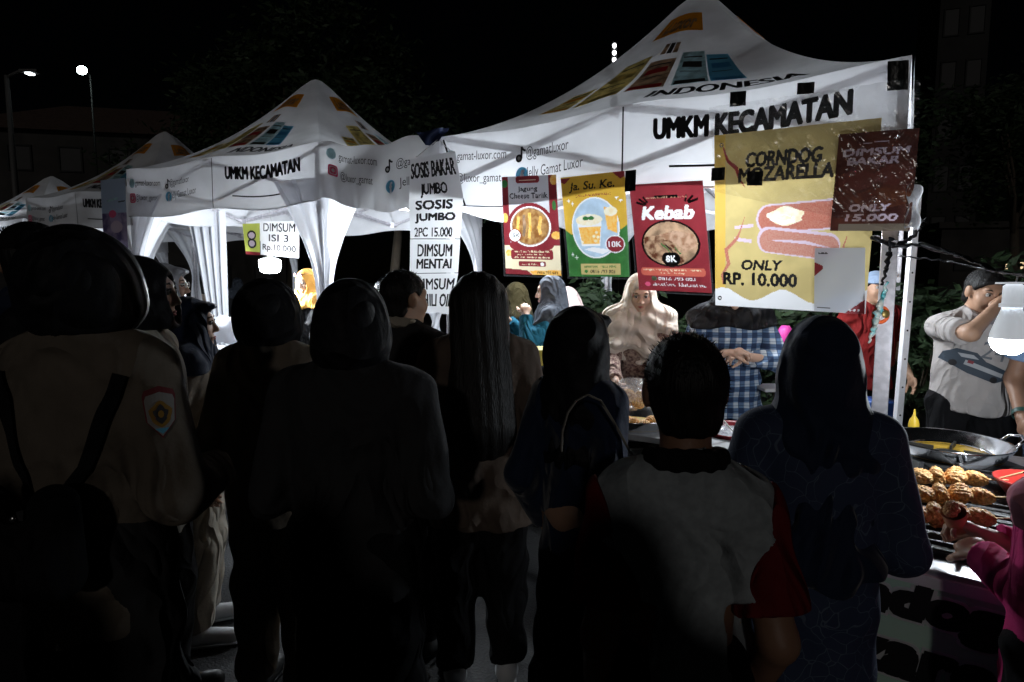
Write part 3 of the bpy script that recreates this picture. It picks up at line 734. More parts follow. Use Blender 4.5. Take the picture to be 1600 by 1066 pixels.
def nets(f, lo, hi, h):
    lo = np.array(lo)-2.5*h; hi = np.array(hi)+2.5*h
    n = np.maximum(3, np.ceil((hi-lo)/h).astype(int)+1)
    ax = [lo[i]+h*np.arange(n[i]) for i in range(3)]
    G = np.stack(np.meshgrid(*ax, indexing='ij'), -1).reshape(-1, 3)
    D = np.concatenate([f(G[i:i+200000]) for i in range(0, len(G), 200000)]).reshape(n).astype(np.float64)
    D[np.abs(D) < 1e-9] = 1e-9
    for a in range(3):          # closed at the border
        D[tuple(slice(None) if i != a else [0, -1] for i in range(3))] = np.maximum(D[tuple(slice(None) if i != a else [0, -1] for i in range(3))], h*.1)
    S = D < 0
    c = S[:-1, :-1, :-1].astype(int)
    tot = sum(S[i:n[0]-1+i, j:n[1]-1+j, k:n[2]-1+k].astype(int) for i in (0, 1) for j in (0, 1) for k in (0, 1))
    act = (tot > 0) & (tot < 8); idx = np.argwhere(act)
    if len(idx) == 0: return np.zeros((0, 3)), np.zeros((0, 4), int)
    ids = -np.ones(act.shape, int); ids[tuple(idx.T)] = np.arange(len(idx))
    acc = np.zeros((len(idx), 3)); cnt = np.zeros(len(idx))
    corners = [(i, j, k) for i in (0, 1) for j in (0, 1) for k in (0, 1)]
    val = {c: D[idx[:, 0]+c[0], idx[:, 1]+c[1], idx[:, 2]+c[2]] for c in corners}
    for c0 in corners:
        for a in range(3):
            if c0[a] == 0:
                c1 = list(c0); c1[a] = 1; c1 = tuple(c1)
                v0, v1 = val[c0], val[c1]; m = (v0 < 0) != (v1 < 0)
                t = np.where(m, v0/(v0-v1+1e-30*(v0 == v1)), 0)
                pt = np.tile(np.array(c0, float), (len(idx), 1)); pt[:, a] += t
                acc[m] += pt[m]; cnt[m] += 1
    V = lo+h*(idx+acc/cnt[:, None])
    Fs = []
    for a in range(3):
        b, c = (a+1) % 3, (a+2) % 3
        sl0 = [slice(None)]*3; sl1 = [slice(None)]*3; sl0[a] = slice(0, -1); sl1[a] = slice(1, None)
        s0, s1 = S[tuple(sl0)], S[tuple(sl1)]
        E = np.argwhere(s0 != s1); ok = (E[:, b] > 0) & (E[:, c] > 0) & (E[:, b] < n[b]-1) & (E[:, c] < n[c]-1); E = E[ok]
        ins = s0[tuple(E.T)]
        def cell(db, dc):
            q = E.copy(); q[:, b] += db; q[:, c] += dc; return ids[tuple(q.T)]
        Q = np.stack([cell(-1, -1), cell(0, -1), cell(0, 0), cell(-1, 0)], 1)
        Q[~ins] = Q[~ins][:, ::-1]
        Fs.append(Q[(Q >= 0).all(1)])
    return V, np.concatenate(Fs)
def np_mesh(name, V, F):
    me = bpy.data.meshes.new(name); me.vertices.add(len(V)); me.vertices.foreach_set('co', np.asarray(V, np.float32).ravel())
    me.loops.add(len(F)*4); me.loops.foreach_set('vertex_index', np.asarray(F, np.int32).ravel())
    me.polygons.add(len(F)); me.polygons.foreach_set('loop_start', np.arange(0, len(F)*4, 4, dtype=np.int32))
    me.polygons.foreach_set('loop_total', np.full(len(F), 4, np.int32)) if bpy.app.version < (4, 0) else None
    me.polygons.foreach_set('use_smooth', [True]*len(F)); me.update(calc_edges=True); me.validate(); return me

# head: origin at the middle of the skull, +y out of the face
_head = [f_ell((0, -.012, .022), (.072, .090, .086)), f_ell((0, .025, -.02), (.058, .061, .08)), f_ell((0, .03, -.068), (.044, .046, .040)),
         f_ell((0, .070, -.094), (.016, .014, .014)), f_ell((.034, .056, -.03), (.026, .024, .026)), f_ell((-.034, .056, -.03), (.026, .024, .026)),
         f_cone((-.030, .072, .026), (.030, .072, .026), .011, .011), f_cone((0, -.020, -.05), (0, -.028, -.17), .050, .052)]
_fine = [f_cone((0, .082, .012), (0, .100, -.026), .008, .012)+(.012,), f_ell((.011, .090, -.032), (.010, .010, .008))+(.006,), f_ell((-.011, .090, -.032), (.010, .010, .008))+(.006,),
         f_cone((-.017, .0815, -.057), (.017, .0815, -.057), .006, .006)+(.008,), f_cone((-.014, .080, -.067), (.014, .080, -.067), .0075, .0075)+(.008,),
         f_ell((.076, -.008, -.004), (.011, .021, .033))+(.008,), f_ell((-.076, -.008, -.004), (.011, .021, .033))+(.008,)]
def head_field():
    f0, lo, hi = field(_head, .025)
    sock = [f_ell((s*.030, .094, .008), (.017, .014, .012))[0] for s in (-1, 1)]; mouth = f_cone((-.020, .093, -.0618), (.020, .093, -.0618), .004, .004)[0]
    def f(p):
        d = f0(p)
        for s in sock: d = smax(d, -s(p), .012)
        for q in _fine: d = smin(d, q[0](p), q[3])
        return smax(d, -mouth(p), .006)
    return f, lo-.02, hi+.02
HEADS = {r: nets(*head_field(), r) for r in (.0035, .006)}
# hand: origin at the wrist, +y to the fingers, thumb towards +x, palm faces -z
def hand_geo(curl, h=.0035, spread=1):
    pr = [f_cone((-.022, .045, 0), (.022, .05, 0), .016, .016, (1, 1, .8)), f_cone((0, 0, 0), (-.005, .05, 0), .022, .026, (1, 1, .62)), f_cone((.012, .01, -.004), (.024, .048, -.004), .016, .015),
          f_cone((0, -.03, 0), (0, 0, 0), .026, .024, (1, 1, .8))]
    for x, y, L in ((.026, .078, .078), (.009, .086, .086), (-.009, .083, .080), (-.026, .074, .062)):
        p = np.array((x*.9, y-.02, 0)); a = 0; r = .0088; sp = x*spread*.35
        for s, fr in ((0, .45), (1, .31), (2, .24)):
            a += curl*(.75, 1, .75)[s]
            q = p+L*fr*np.array((sp*math.cos(a)*4, math.cos(a), -math.sin(a)))
            pr.append(f_cone(p, q, r, r-.0009)+(.005,)); p = q; r -= .0009
    p = np.array((.024, .02, -.006))
    for L, dx, dy, dz, r in ((.042, .62, .68, -.25-curl*.3, .012), (.030, .25, .80, -.35-curl*.4, .010), (.022, .0, .85, -.4-curl*.4, .009)):
        v = np.array((dx, dy, dz)); v /= ln(v); q = p+v*L; pr.append(f_cone(p, q, r, r-.0012)+(.006,)); p = q
    f, lo, hi = field(pr, .014); return nets(f, lo-.005, hi+.005, h)
HANDS = {}
def hand(curl, side):
    k = (round(curl, 1), side)
    if k not in HANDS:
        V, F = hand_geo(curl)
        if side < 0: V = V*np.array((-1, 1, 1)); F = F[:, ::-1]
        HANDS[k] = (V, F)
    return HANDS[k]

skin_m = {n: mat('skin_'+n, c, .5, bump=.05, bscale=120, spec=.35, noise=.06, nscale=20) for n, c in (('light', (.56, .36, .27)), ('tan', (.40, .235, .155)), ('brown', (.26, .14, .09)))}
eye_m = mat('eye_dark', (.02, .012, .01), .2); eye_w = mat('eye_white', (.36, .33, .31), .3); lip_m = mat('lip', (.38, .10, .09), .45); brow_m = mat('eyebrow', (.03, .02, .015), .8)
hair_m = mat('black_hair', (.007, .006, .006), .5, bump=.5, bscale=200, spec=.25)
_n = hair_m.node_tree; _mp = _n.nodes.new('ShaderNodeMapping'); _mp.inputs['Scale'].default_value = (1, 1, .035)
for _k in list(_n.links):
    if _k.from_node.type == 'TEX_COORD': _to = _k.to_socket; _n.links.new(_k.from_socket, _mp.inputs[0]); _n.links.new(_mp.outputs[0], _to)
shoe_white = mat('white_sneaker', (.55, .56, .58), .5); shoe_dark = mat('dark_shoe', (.02, .02, .02), .5)
def fabric(name, col, rough=.85, **k):
    m = mat(name, col, rough, bump=.45, bscale=k.pop('bscale', 28), sheen=k.pop('sheen', .0), spec=k.pop('spec', .12), **k)
    if 'wr' not in m:
        m['wr'] = 1; N = m.node_tree.nodes; L = m.node_tree.links; bp = [n for n in N if n.type == 'BUMP'][0]; tc = [n for n in N if n.type == 'TEX_COORD'][0]
        nz = N.new('ShaderNodeTexNoise'); nz.inputs['Scale'].default_value = 3.4; nz.inputs['Detail'].default_value = 2; nz.inputs['Distortion'].default_value = .8
        mp = N.new('ShaderNodeMapping'); mp.inputs['Scale'].default_value = (1.6, 1.6, .8); mp.inputs['Rotation'].default_value = (.2, .5, 0); L.new(tc.outputs['Object'], mp.inputs[0]); L.new(mp.outputs[0], nz.inputs['Vector'])
        a = N.new('ShaderNodeMath'); a.operation = 'PINGPONG'; a.inputs[1].default_value = .15; L.new(nz.outputs[0], a.inputs[0])
        b2 = N.new('ShaderNodeBump'); b2.inputs['Strength'].default_value = .9; b2.inputs['Distance'].default_value = .15; L.new(a.outputs[0], b2.inputs['Height']); L.new(b2.outputs[0], bp.inputs['Normal'])
    return m
def np3(v): return np.array((v[0], v[1], v[2]), float)

def person(label, x, y, H, face=0, skin='tan', head='hijab', hm=None, top=None, sleeve='long', low=None, skirt=False, lean=0, yaw=0, pitch=0, roll=0, L=None, Rr=None,
           width=1.0, hem=.74, hjlen=1.16, hjw=1.0, brim=0, faceparts=False, fold=1.0, group=None, res=1.0, shoes=None, curl=.35, hairlen=0, neckw=1, opening=1, hjback=0, head_s=1.0, collar=False, seed=0, legs=True, tuck=False, neck=0, drw=1, slen=.72, flare=0):
    s = H/(1.6+neck); rs = random.Random(seed or int(abs(x*91+y*37)*10)); C_ = CAMZ*0
    root = thing('person', label, 'person', (x, y, 0), face, group)
    # forward lean at the hips
    Rl = Matrix.Rotation(-lean, 3, 'X'); piv = Vector((0, 0, .93))
    drop = 0
    def T(p): p = Vector(p); return tuple(Rl @ (p-piv)+piv) if p.z > .93 else tuple(p)
    hc = Vector(T((0, .015, 1.474+neck)))
    Hm = Matrix.Rotation(-yaw, 3, 'Z') @ Matrix.Rotation(-lean*.6-pitch, 3, 'X') @ Matrix.Rotation(roll, 3, 'Y')
    Hn = np.array(Hm)
    w = width
    sh = {1: Vector(T((.165*w, 0, 1.285))), -1: Vector(T((-.165*w, 0, 1.285)))}
    arms = {}
    for side, spec in ((1, Rr), (-1, L)):
        a = sh[side]
        if spec is None: spec = dict(w=(side*.215*w, .05, .80))
        if 'W' in spec: spec['w'] = (Matrix.Rotation(-face, 3, 'Z') @ (Vector(spec['W'])-Vector((x, y, 0))))/s
        wv = Vector(spec['w']); d = wv-a; dist = min(d.length, .535); d = d.normalized(); wv = a+d*dist
        hint = Vector(spec.get('e', (side*.18, -.8, -.3))); l1, l2 = .285, .255
        c = (l1*l1-l2*l2+dist*dist)/(2*dist); hh = math.sqrt(max(l1*l1-c*c, 0)); pv = (hint-d*hint.dot(d)).normalized()
        arms[side] = (a, a+d*c+pv*hh, wv, spec)
    # ---- skin
    def torso(g):
        pr = [f_cone(T((0, 0, .93)), T((0, 0, 1.20)), .135*w+g, .150*w+g, (1, .70, 1)), f_cone(T((-.125*w, 0, 1.285)), T((.125*w, 0, 1.285)), .055+g, .055+g), f_cone(T((-.11*w, -.005, 1.29)), T((0, -.015, 1.36)), .045+g, .045+g), f_cone(T((.11*w, -.005, 1.29)), T((0, -.015, 1.36)), .045+g, .045+g)]
        return pr
    def arm(side, g, upto=3, loose=0):
        a, e, wv, _ = arms[side]; r = [f_cone(a, e, .050+g, .041+g+loose)+(.02,)]
        if upto > 1: r.append(f_cone(e, wv, .040+g+loose, .027+g+loose)+(.02,))
        return r
    def leg(side, g, to='ankle', fl=0):
        A = (side*.082*w, 0, .88); K = (side*.095, .012, .46); N_ = (side*.10, -.01, .07 if to == 'ankle' else .12)
        return [f_cone(A, K, .088*w+g, .056+g)+(.03,), f_cone(K, N_, .054+g+fl, .036+g+fl)+(.03,)]
    pr = torso(0)+[f_ell((0, 0, .90), (.15*w, .11, .10))]
    for sd_ in (-1, 1):
        pr += arm(sd_, -.002)+leg(sd_, 0)+[f_cone((sd_*.10, -.02, .045), (sd_*.115, .13, .03), .034, .028)]
    pr.append(f_cone(T((0, -.01, 1.30)), tuple(hc+Hm @ Vector((0, -.026, -.10))), .052*neckw, .052*neckw)+(.02,))
    f, lo, hi = field(pr, .03); V, F = nets(f, lo, hi, .014*res if res > 1 else .014)
    Vs, Fs = [V], [F]; k = len(V)
    hV, hF = HEADS[.0035 if faceparts else .006]
    Vs.append((hV*head_s)@Hn.T+np3(hc)); Fs.append(hF+k); k += len(hV)
    for sd_ in (-1, 1):
        a, e, wv, spec = arms[sd_]; hV, hF = hand(spec.get('curl', curl), sd_)
        fy = Vector(spec['d']).normalized() if 'd' in spec else (wv-e).normalized()
        up = Vector(spec.get('up', (sd_, -.2, .3))); fz = (up-fy*up.dot(fy)).normalized(); fx = fy.cross(fz)
        M = np.array(Matrix((fx, fy, fz)).transposed())
        Vs.append(hV@M.T+np3(wv)); Fs.append(hF+k); k += len(hV)
    me = np_mesh('body', np.concatenate(Vs)*s, np.concatenate(Fs)); link('body', me, skin_m[skin], root, True)
    def part(name, fld, h, m, disp=None, plabel=None, parent=root):
        f, lo, hi = fld
        if disp: g = lambda p: f(p)+disp(p)
        else: g = f
        V, F = nets(g, lo, hi, h*res)
        if len(F) == 0: return None
        return link(name, np_mesh(name, V*s, F), m, parent, True, plabel)
    # ---- clothes
    ph = [rs.uniform(0, 6) for _ in range(8)]
    def folds(amp):
        def d(p):
            x_, y_, z_ = p[:, 0], p[:, 1], p[:, 2]
            a = np.sin(17*x_+6*z_+ph[0]+2.2*np.sin(5*z_+ph[1]))*np.sin(9*y_+4*z_+ph[2])
            b = np.sin(38*(z_+.6*np.abs(x_))+ph[3]+3*np.sin(7*x_+ph[4]))*.5
            c = np.sin(60*x_-22*z_+ph[5]+2*np.sin(11*z_))*.3
            lowf = np.clip((1.35-z_)*1.6, .25, 1.2)
            return ((1.4*np.abs(a)-.6)+b*.8+c*.8)*amp*1.25*lowf
        return d
    if low is not None:
        if skirt:
            pr = [f_cone((0, 0, .98), (0, 0, .10), .15*w, .25*w, (1, .78, 1))]
            f0, lo, hi = field(pr); fcut = lambda p: smax(smax(f0(p), .08-p[:, 2], .01), p[:, 2]-1.0, .01)
            part('skirt', (fcut, lo, hi), .014, low, folds(.006*fold))
        else:
            pr = [f_ell((0, 0, .90), (.165*w, .125, .12))]+leg(-1, .022, 't', .016)+leg(1, .022, 't', .016)
            f0, lo, hi = field(pr); fcut = lambda p: smax(f0(p), .09-p[:, 2], .006)
            part('trousers', (fcut, lo, hi), .014, low, folds(.004*fold))
    if top is not None:
        pr = torso(.020)+[f_cone(T((0, 0, 1.15)), (0, 0, hem-.02), .160*w+flare, .178*w+flare+(.02 if hem < .7 else 0), (1, .76, 1))]
        for sd_ in (-1, 1):
            if sleeve == 'long': pr += arm(sd_, .012, 3, .010)
            else:
                a, e, wv, _ = arms[sd_]; m_ = a.lerp(e, slen); pr.append(f_cone(a, m_, .062, .066)+(.02,))
        f0, lo, hi = field(pr, .028)
        if sleeve == 'long':
            cuts = [(np3(arms[q][2]), np3((arms[q][2]-arms[q][1]).normalized())) for q in (-1, 1)]
        else: cuts = [(np3(arms[q][0].lerp(arms[q][1], slen)), np3((arms[q][1]-arms[q][0]).normalized())) for q in (-1, 1)]
        nk = f_cone(T((0, .0, 1.34)), tuple(Vector(T((0, 0, 1.52)))), .060*neckw, .075*neckw)[0]
        def fcut(p):
            d = smax(f0(p), hem-p[:, 2]-.012*np.sin(p[:, 0]*25+ph[6]), .008)
            for c, n_ in cuts:
                q = p-c; t = q@n_; near = ln(q-t[:, None]*n_) < .11
                d = np.where(near & (t > -.03), smax(d, t+.012, .004), d)
            return smax(d, -nk(p), .008)
        top_o = part('shirt', (fcut, lo, hi), .0085, top, folds(.0065*fold))
        if collar:
            b0 = Vector(T((0, -.012, 1.372))); pr = []
            n8 = 14
            for i in range(n8):
                a0, a1 = 2*math.pi*i/n8, 2*math.pi*(i+1)/n8
                q0 = b0+Vector((.074*neckw*math.sin(a0), -.068*neckw*math.cos(a0), .014*math.cos(a0))); q1 = b0+Vector((.074*neckw*math.sin(a1), -.068*neckw*math.cos(a1), .014*math.cos(a1)))
                pr.append(f_cone(q0, q1, .015, .015, (1, 1, 1.5)))
            part('collar', field(pr, .01), .006, collar if not isinstance(collar, bool) else top)
    # ---- head wear
    hcn = np3(hc)
    def hl(p): return (p-hcn)@Hn          # head local coordinates
    if head == 'hijab':
        fd, l1, h1 = f_ell((0, -.018 if tuck else -.018, -.004 if tuck else .004), (.108*hjw, .126*hjw**.5, .128) if tuck else (.097*hjw, .107, .122)); jaw = f_ell((0, .0 if tuck else -.012, -.065), (.100*hjw, .112, .085) if tuck else (.090*hjw, .095, .090))[0]
        fo = f_ell((0, .118, -.016), (.063*opening, .088, .086*opening))[0]
        nk = f_cone(tuple(hc+Hm @ Vector((0, -.02, -.06))), T((0, 0, 1.37 if tuck else 1.30)), .086, .080 if tuck else .105)
        dr = f_cone(T((0, .005, 1.30)), T((0, -.01-hjback, hjlen)), .110*w, .205*w*drw, (1, .74, 1)); tor = field(torso(.050)+[f_cone(arms[q][0], arms[q][0].lerp(arms[q][1], .8), .084, .076) for q in (-1, 1)] if drw > .85 else torso(.046), .03)[0]
        sh_ = f_cone(T((-.10*w*drw, 0, 1.27)), T((.10*w*drw, 0, 1.27)), .082, .082)
        bz = T((0, 0, hjlen))[2]
        if brim: fb = f_cone((-.046, .064, .082), (.046, .064, .082), .018, .018); fb2 = f_cone((-.036, .098, .080), (.036, .098, .080), .005, .005)
        lo = np.minimum.reduce([hcn-.2, dr[1], sh_[1]]); hi = np.maximum.reduce([hcn+.2, dr[2], sh_[2]])
        def ff(p):
            q = hl(p); d = smin(fd(q), jaw(q), .05)
            if brim: d = smin(smin(d, fb[0](q), .03), fb2[0](q), .04)
            d = smin(d, nk[0](p), .05); e = smin(smin(dr[0](p), sh_[0](p), .05), tor(p) if drw > .85 else 9+0*dr[0](p), .02); d = d if tuck else smin(d, e, .045)
            x_, y_, z_ = p[:, 0], p[:, 1], p[:, 2]
            ang = np.arctan2(x_, y_+.05)
            below = np.clip((hc.z-.02-z_)*5, 0, 1)
            fo_ = np.sin(55*z_+5*np.cos(ang+ph[0])+2*np.sin(3*ang+ph[1]))*.0050*below*(y_ > -.3)
            fo_ = fo_+np.sin(9*ang+ph[2]+8*z_)*.0065*np.clip((1.38-z_)*4, 0, 1)+np.sin(14*x_-18*z_+ph[3]+3*np.sin(9*y_))*.0030*(.35+below)
            d = d+fo_*fold
            d = smax(d, -fo(q), .012)
            zcut = bz+.035*np.cos(ang*1.0)+.012*np.sin(5*ang+ph[5])+.10*np.abs(x_)*(drw > .85)
            return smax(d, (1.36 if tuck else zcut)-z_, .01)
        part('headscarf', (ff, lo-.02, hi+.02), .0075, hm)
        if faceparts:        # under-cap edge
            pass
    elif head in ('hair', 'longhair', 'cap'):
        fd = f_ell((0, -.010, .018), (.082*head_s, .101*head_s, .100*head_s))[0]; nape = f_ell((0, -.055, -.055), (.062, .045, .055))[0]
        lo = hcn-.22; hi = hcn+.22
        if head == 'longhair':
            bk = f_cone(tuple(hc+Vector((0, -.035, .0))), T((0, -.10, 1.03)), .108, .128, (1, .62, 1)); lo = np.minimum(lo, bk[1]-.02); hi = np.maximum(hi, bk[2]+.02)
        def ff(p):
            q = hl(p); d = smin(fd(q), nape(q), .03)
            keep = np.minimum((q[:, 1]*.9-q[:, 2]*.75-.018), 9)          # hairline
            d = smax(d, keep, .012)
            d = smax(d, -(q[:, 2]+.085), .008)
            side = np.maximum(np.abs(q[:, 0])-.0, 0)
            earcut = ln((q-np.array((0, -.002, -.012)))/np.array((1, .030, .040))*np.array((0, 1, 1)))-1
            d = np.where(q[:, 2] < .03, smax(d, -earcut*.03, .006), d) if head != 'longhair' else d
            if head == 'longhair':
                d = smin(d, smax(bk[0](p), q[:, 1]-.03, .02), .05)
                d = d+.0015*np.sin(p[:, 0]*160+2*np.sin(p[:, 2]*5))+.05*np.clip(1.0-p[:, 2], 0, 1)
            return d+(.0022 if head != 'longhair' else .0006)*np.sin(q[:, 0]*160+q[:, 2]*50)*np.sin(q[:, 1]*140)
        if head == 'cap':
            cap = f_ell((0, -.006, .03), (.090, .108, .095))[0]; bill = f_ell((0, .12, .045), (.065, .07, .012))[0]
            part('hair', (ff, lo, hi), .007, hair_m)
            part('cap', (lambda p: smin(smax(cap(hl(p)), -(hl(p)[:, 2]-.035), .006), bill(hl(p)), .02), lo, hi), .006, hm)
        else:
            ho = part('hair', (ff, lo, hi), .006, hair_m)
            if head == 'hair':      # loose tufts break the outline
                mb = MB(); me0 = ho.data
                for i in rs.sample(range(len(me0.vertices)), min(900, len(me0.vertices))):
                    v = me0.vertices[i]; q = v.co-hc*s
                    if q.z < -.03*s: continue
                    n_ = v.normal; t_ = Vector((rs.uniform(-1, 1), rs.uniform(-1, 1), rs.uniform(.2, 1))); dd = (n_*.8+t_*.6).normalized()*rs.uniform(.004, .013)
                    sx = n_.cross(t_).normalized()*.0016
                    mb.add([v.co-sx-n_*.002, v.co+sx-n_*.002, v.co+dd], [(0, 1, 2)])
                o = mb.build('hair_tufts', hair_m, root); o['kind'] = 'stuff'
    if faceparts:
        def hp(v): return (hc+Hm @ (Vector(v)*head_s))*s
        for sd_ in (-1, 1):
            mb = MB(); mb.ball(hp((sd_*.030, .0775, .008)), .0125*s, 14); e_ = mb.build('eye', eye_w, root, True)
            mb = MB(); mb.ball(hp((sd_*.030, .0845, .0070)), .0072*s, 10); mb.build('iris', eye_m, e_, True)
            mb = MB(); mb.tube([hp((sd_*.0135, .084, .0135)), hp((sd_*.030, .0905, .0165)), hp((sd_*.046, .080, .011))], [.0015, .0026, .001], 6); mb.build('eyelid', brow_m, root, True)
            mb = MB(); mb.tube([hp((sd_*.014, .0845, .027)), hp((sd_*.030, .0865, .034)), hp((sd_*.048, .073, .028))], [.002, .0034, .0012], 6); mb.build('eyebrow', brow_m, root, True)
        mb = MB(); mb.tube([hp((-.021, .0835, -.062)), hp((0, .0925, -.059)), hp((.021, .0835, -.062))], [.0015, .0042, .0015], 8); mb.tube([hp((-.018, .083, -.0645)), hp((0, .0905, -.068)), hp((.018, .083, -.0645))], [.0015, .005, .0015], 8)
        mb.build('lips', lip_m, root, True)
    if legs:
        for sd_ in (-1, 1):
            pr = [f_cone((sd_*.10, -.025, .05), (sd_*.118, .14, .035), .042, .036), f_cone((sd_*.10, -.02, .05), (sd_*.10, -.015, .10), .040, .038)]
            f0, lo, hi = field(pr, .02); V, F = nets(lambda p: smax(f0(p), .006-p[:, 2], .004), lo, hi, .009); so = link('shoe', np_mesh('shoe', V*s, F), shoes or shoe_dark, root, True)
            mb = MB(); mb.tube([(sd_*.10*s, -.062*s, .012), (sd_*.118*s, .170*s, .012)], .036*s, 12, flat=.33); mb.build('sole', shoe_white if shoes else black_plastic, so, True)
    root['_s'] = s
    return root, (lambda v: root.matrix_basis @ (Vector(v)*s)), dict(hc=hc, Hm=Hm, s=s, arms=arms, T=T)

def decal_on(root, oname, origin, ux, uy, direction, build, name, lift=.003, m=None):
    """print projected on a garment of root: 2D coordinates in metres about origin (person's local metres)"""
    tgt = [c for c in root.children if c.name.split('.')[0] == oname][0]; me = tgt.data
    bvh = BVHTree.FromPolygons([v.co for v in me.vertices], [tuple(p.vertices) for p in me.polygons])
    o_, ux, uy, dr = Vector(origin), Vector(ux).normalized(), Vector(uy).normalized(), Vector(direction).normalized()
    def fn(x, y, l):
        q = o_+ux*x+uy*y-dr*.5; hit = bvh.ray_cast(q, dr)
        return (hit[0] if hit[0] is not None else q+dr*.5)-dr*(lift+l)
    pr = Print(fn, .0010, .012); build(pr); return pr.build(name, root)
# ------------------------------------------------------------------ the people
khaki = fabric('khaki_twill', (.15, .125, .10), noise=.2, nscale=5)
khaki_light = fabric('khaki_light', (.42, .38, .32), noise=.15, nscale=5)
black_cl = fabric('black_cloth', (.008, .008, .009), rough=.9)
navy_cl = fabric('navy_scarf', (.010, .018, .045), rough=.7, sheen=.15)
black_satin = fabric('black_scarf', (.009, .009, .011), rough=.6)
dark_grey = fabric('charcoal_cloth', (.030, .030, .032))
brown_jk = fabric('brown_jacket', (.10, .075, .06), noise=.2)
beige_sc = fabric('beige_scarf', (.58, .49, .42), rough=.75)
grey_sc = fabric('grey_scarf', (.42, .44, .50), rough=.75)
slate_sc = fabric('slate_scarf', (.060, .068, .085), rough=.8)
mustard = fabric('mustard_scarf', (.72, .36, .08), rough=.75)
pink_sc = fabric('pale_pink_scarf', (.62, .48, .46))
olive_sc = fabric('olive_scarf', (.022, .017, .006))
teal = fabric('teal_blouse', (.015, .10, .16))
tee_grey = fabric('heather_grey', (.30, .33, .35), noise=.12, nscale=60)
tee_white = fabric('offwhite_tee', (.40, .37, .36))
red_cl = fabric('red_sleeve_cloth', (.13, .010, .012))
pinkh = fabric('magenta_hoodie', (.50, .035, .16), noise=.15, nscale=6)
pinkl = fabric('pale_pink_lining', (.62, .25, .32))
jeans = fabric('blue_denim', (.06, .09, .15)); lightblue = fabric('light_blue_apron', (.20, .30, .48))
red_tee = fabric('red_tee', (.16, .012, .012))
def plaid_mat():
    m = bpy.data.materials.new('blue_plaid'); m.use_nodes = True; N = m.node_tree.nodes; L = m.node_tree.links; b = N['Principled BSDF']; b.inputs['Roughness'].default_value = .9
    tc = N.new('ShaderNodeTexCoord'); sp = N.new('ShaderNodeSeparateXYZ'); L.new(tc.outputs['Object'], sp.inputs[0])
    def band(o, k, th, off=0):
        a = N.new('ShaderNodeMath'); a.operation = 'MULTIPLY_ADD'; L.new(o, a.inputs[0]); a.inputs[1].default_value = k; a.inputs[2].default_value = off
        s = N.new('ShaderNodeMath'); s.operation = 'SINE'; L.new(a.outputs[0], s.inputs[0])
        c = N.new('ShaderNodeMath'); c.operation = 'GREATER_THAN'; L.new(s.outputs[0], c.inputs[0]); c.inputs[1].default_value = th; return c.outputs[0]
    def mul(o, v):
        a = N.new('ShaderNodeMath'); a.operation = 'MULTIPLY'; L.new(o, a.inputs[0]); a.inputs[1].default_value = v; return a.outputs[0]
    def add(*os):
        r_ = os[0]
        for o in os[1:]:
            a = N.new('ShaderNodeMath'); a.operation = 'ADD'; L.new(r_, a.inputs[0]); L.new(o, a.inputs[1]); r_ = a.outputs[0]
        return r_
    t = add(mul(band(sp.outputs[0], 95, .0), .38), mul(band(sp.outputs[2], 95, .0, 1), .38), mul(band(sp.outputs[0], 190, .93, 2), .3), mul(band(sp.outputs[2], 190, .93, 1), .3))
    cr = N.new('ShaderNodeValToRGB'); L.new(t, cr.inputs[0]); e = cr.color_ramp.elements
    e[0].color = (.50, .56, .64, 1); e[0].position = .1; e[1].color = (.012, .03, .085, 1); e[1].position = .78
    k = e.new(.38); k.color = (.10, .17, .30, 1)
    L.new(cr.outputs[0], b.inputs['Base Color']); return m
plaid = plaid_mat()
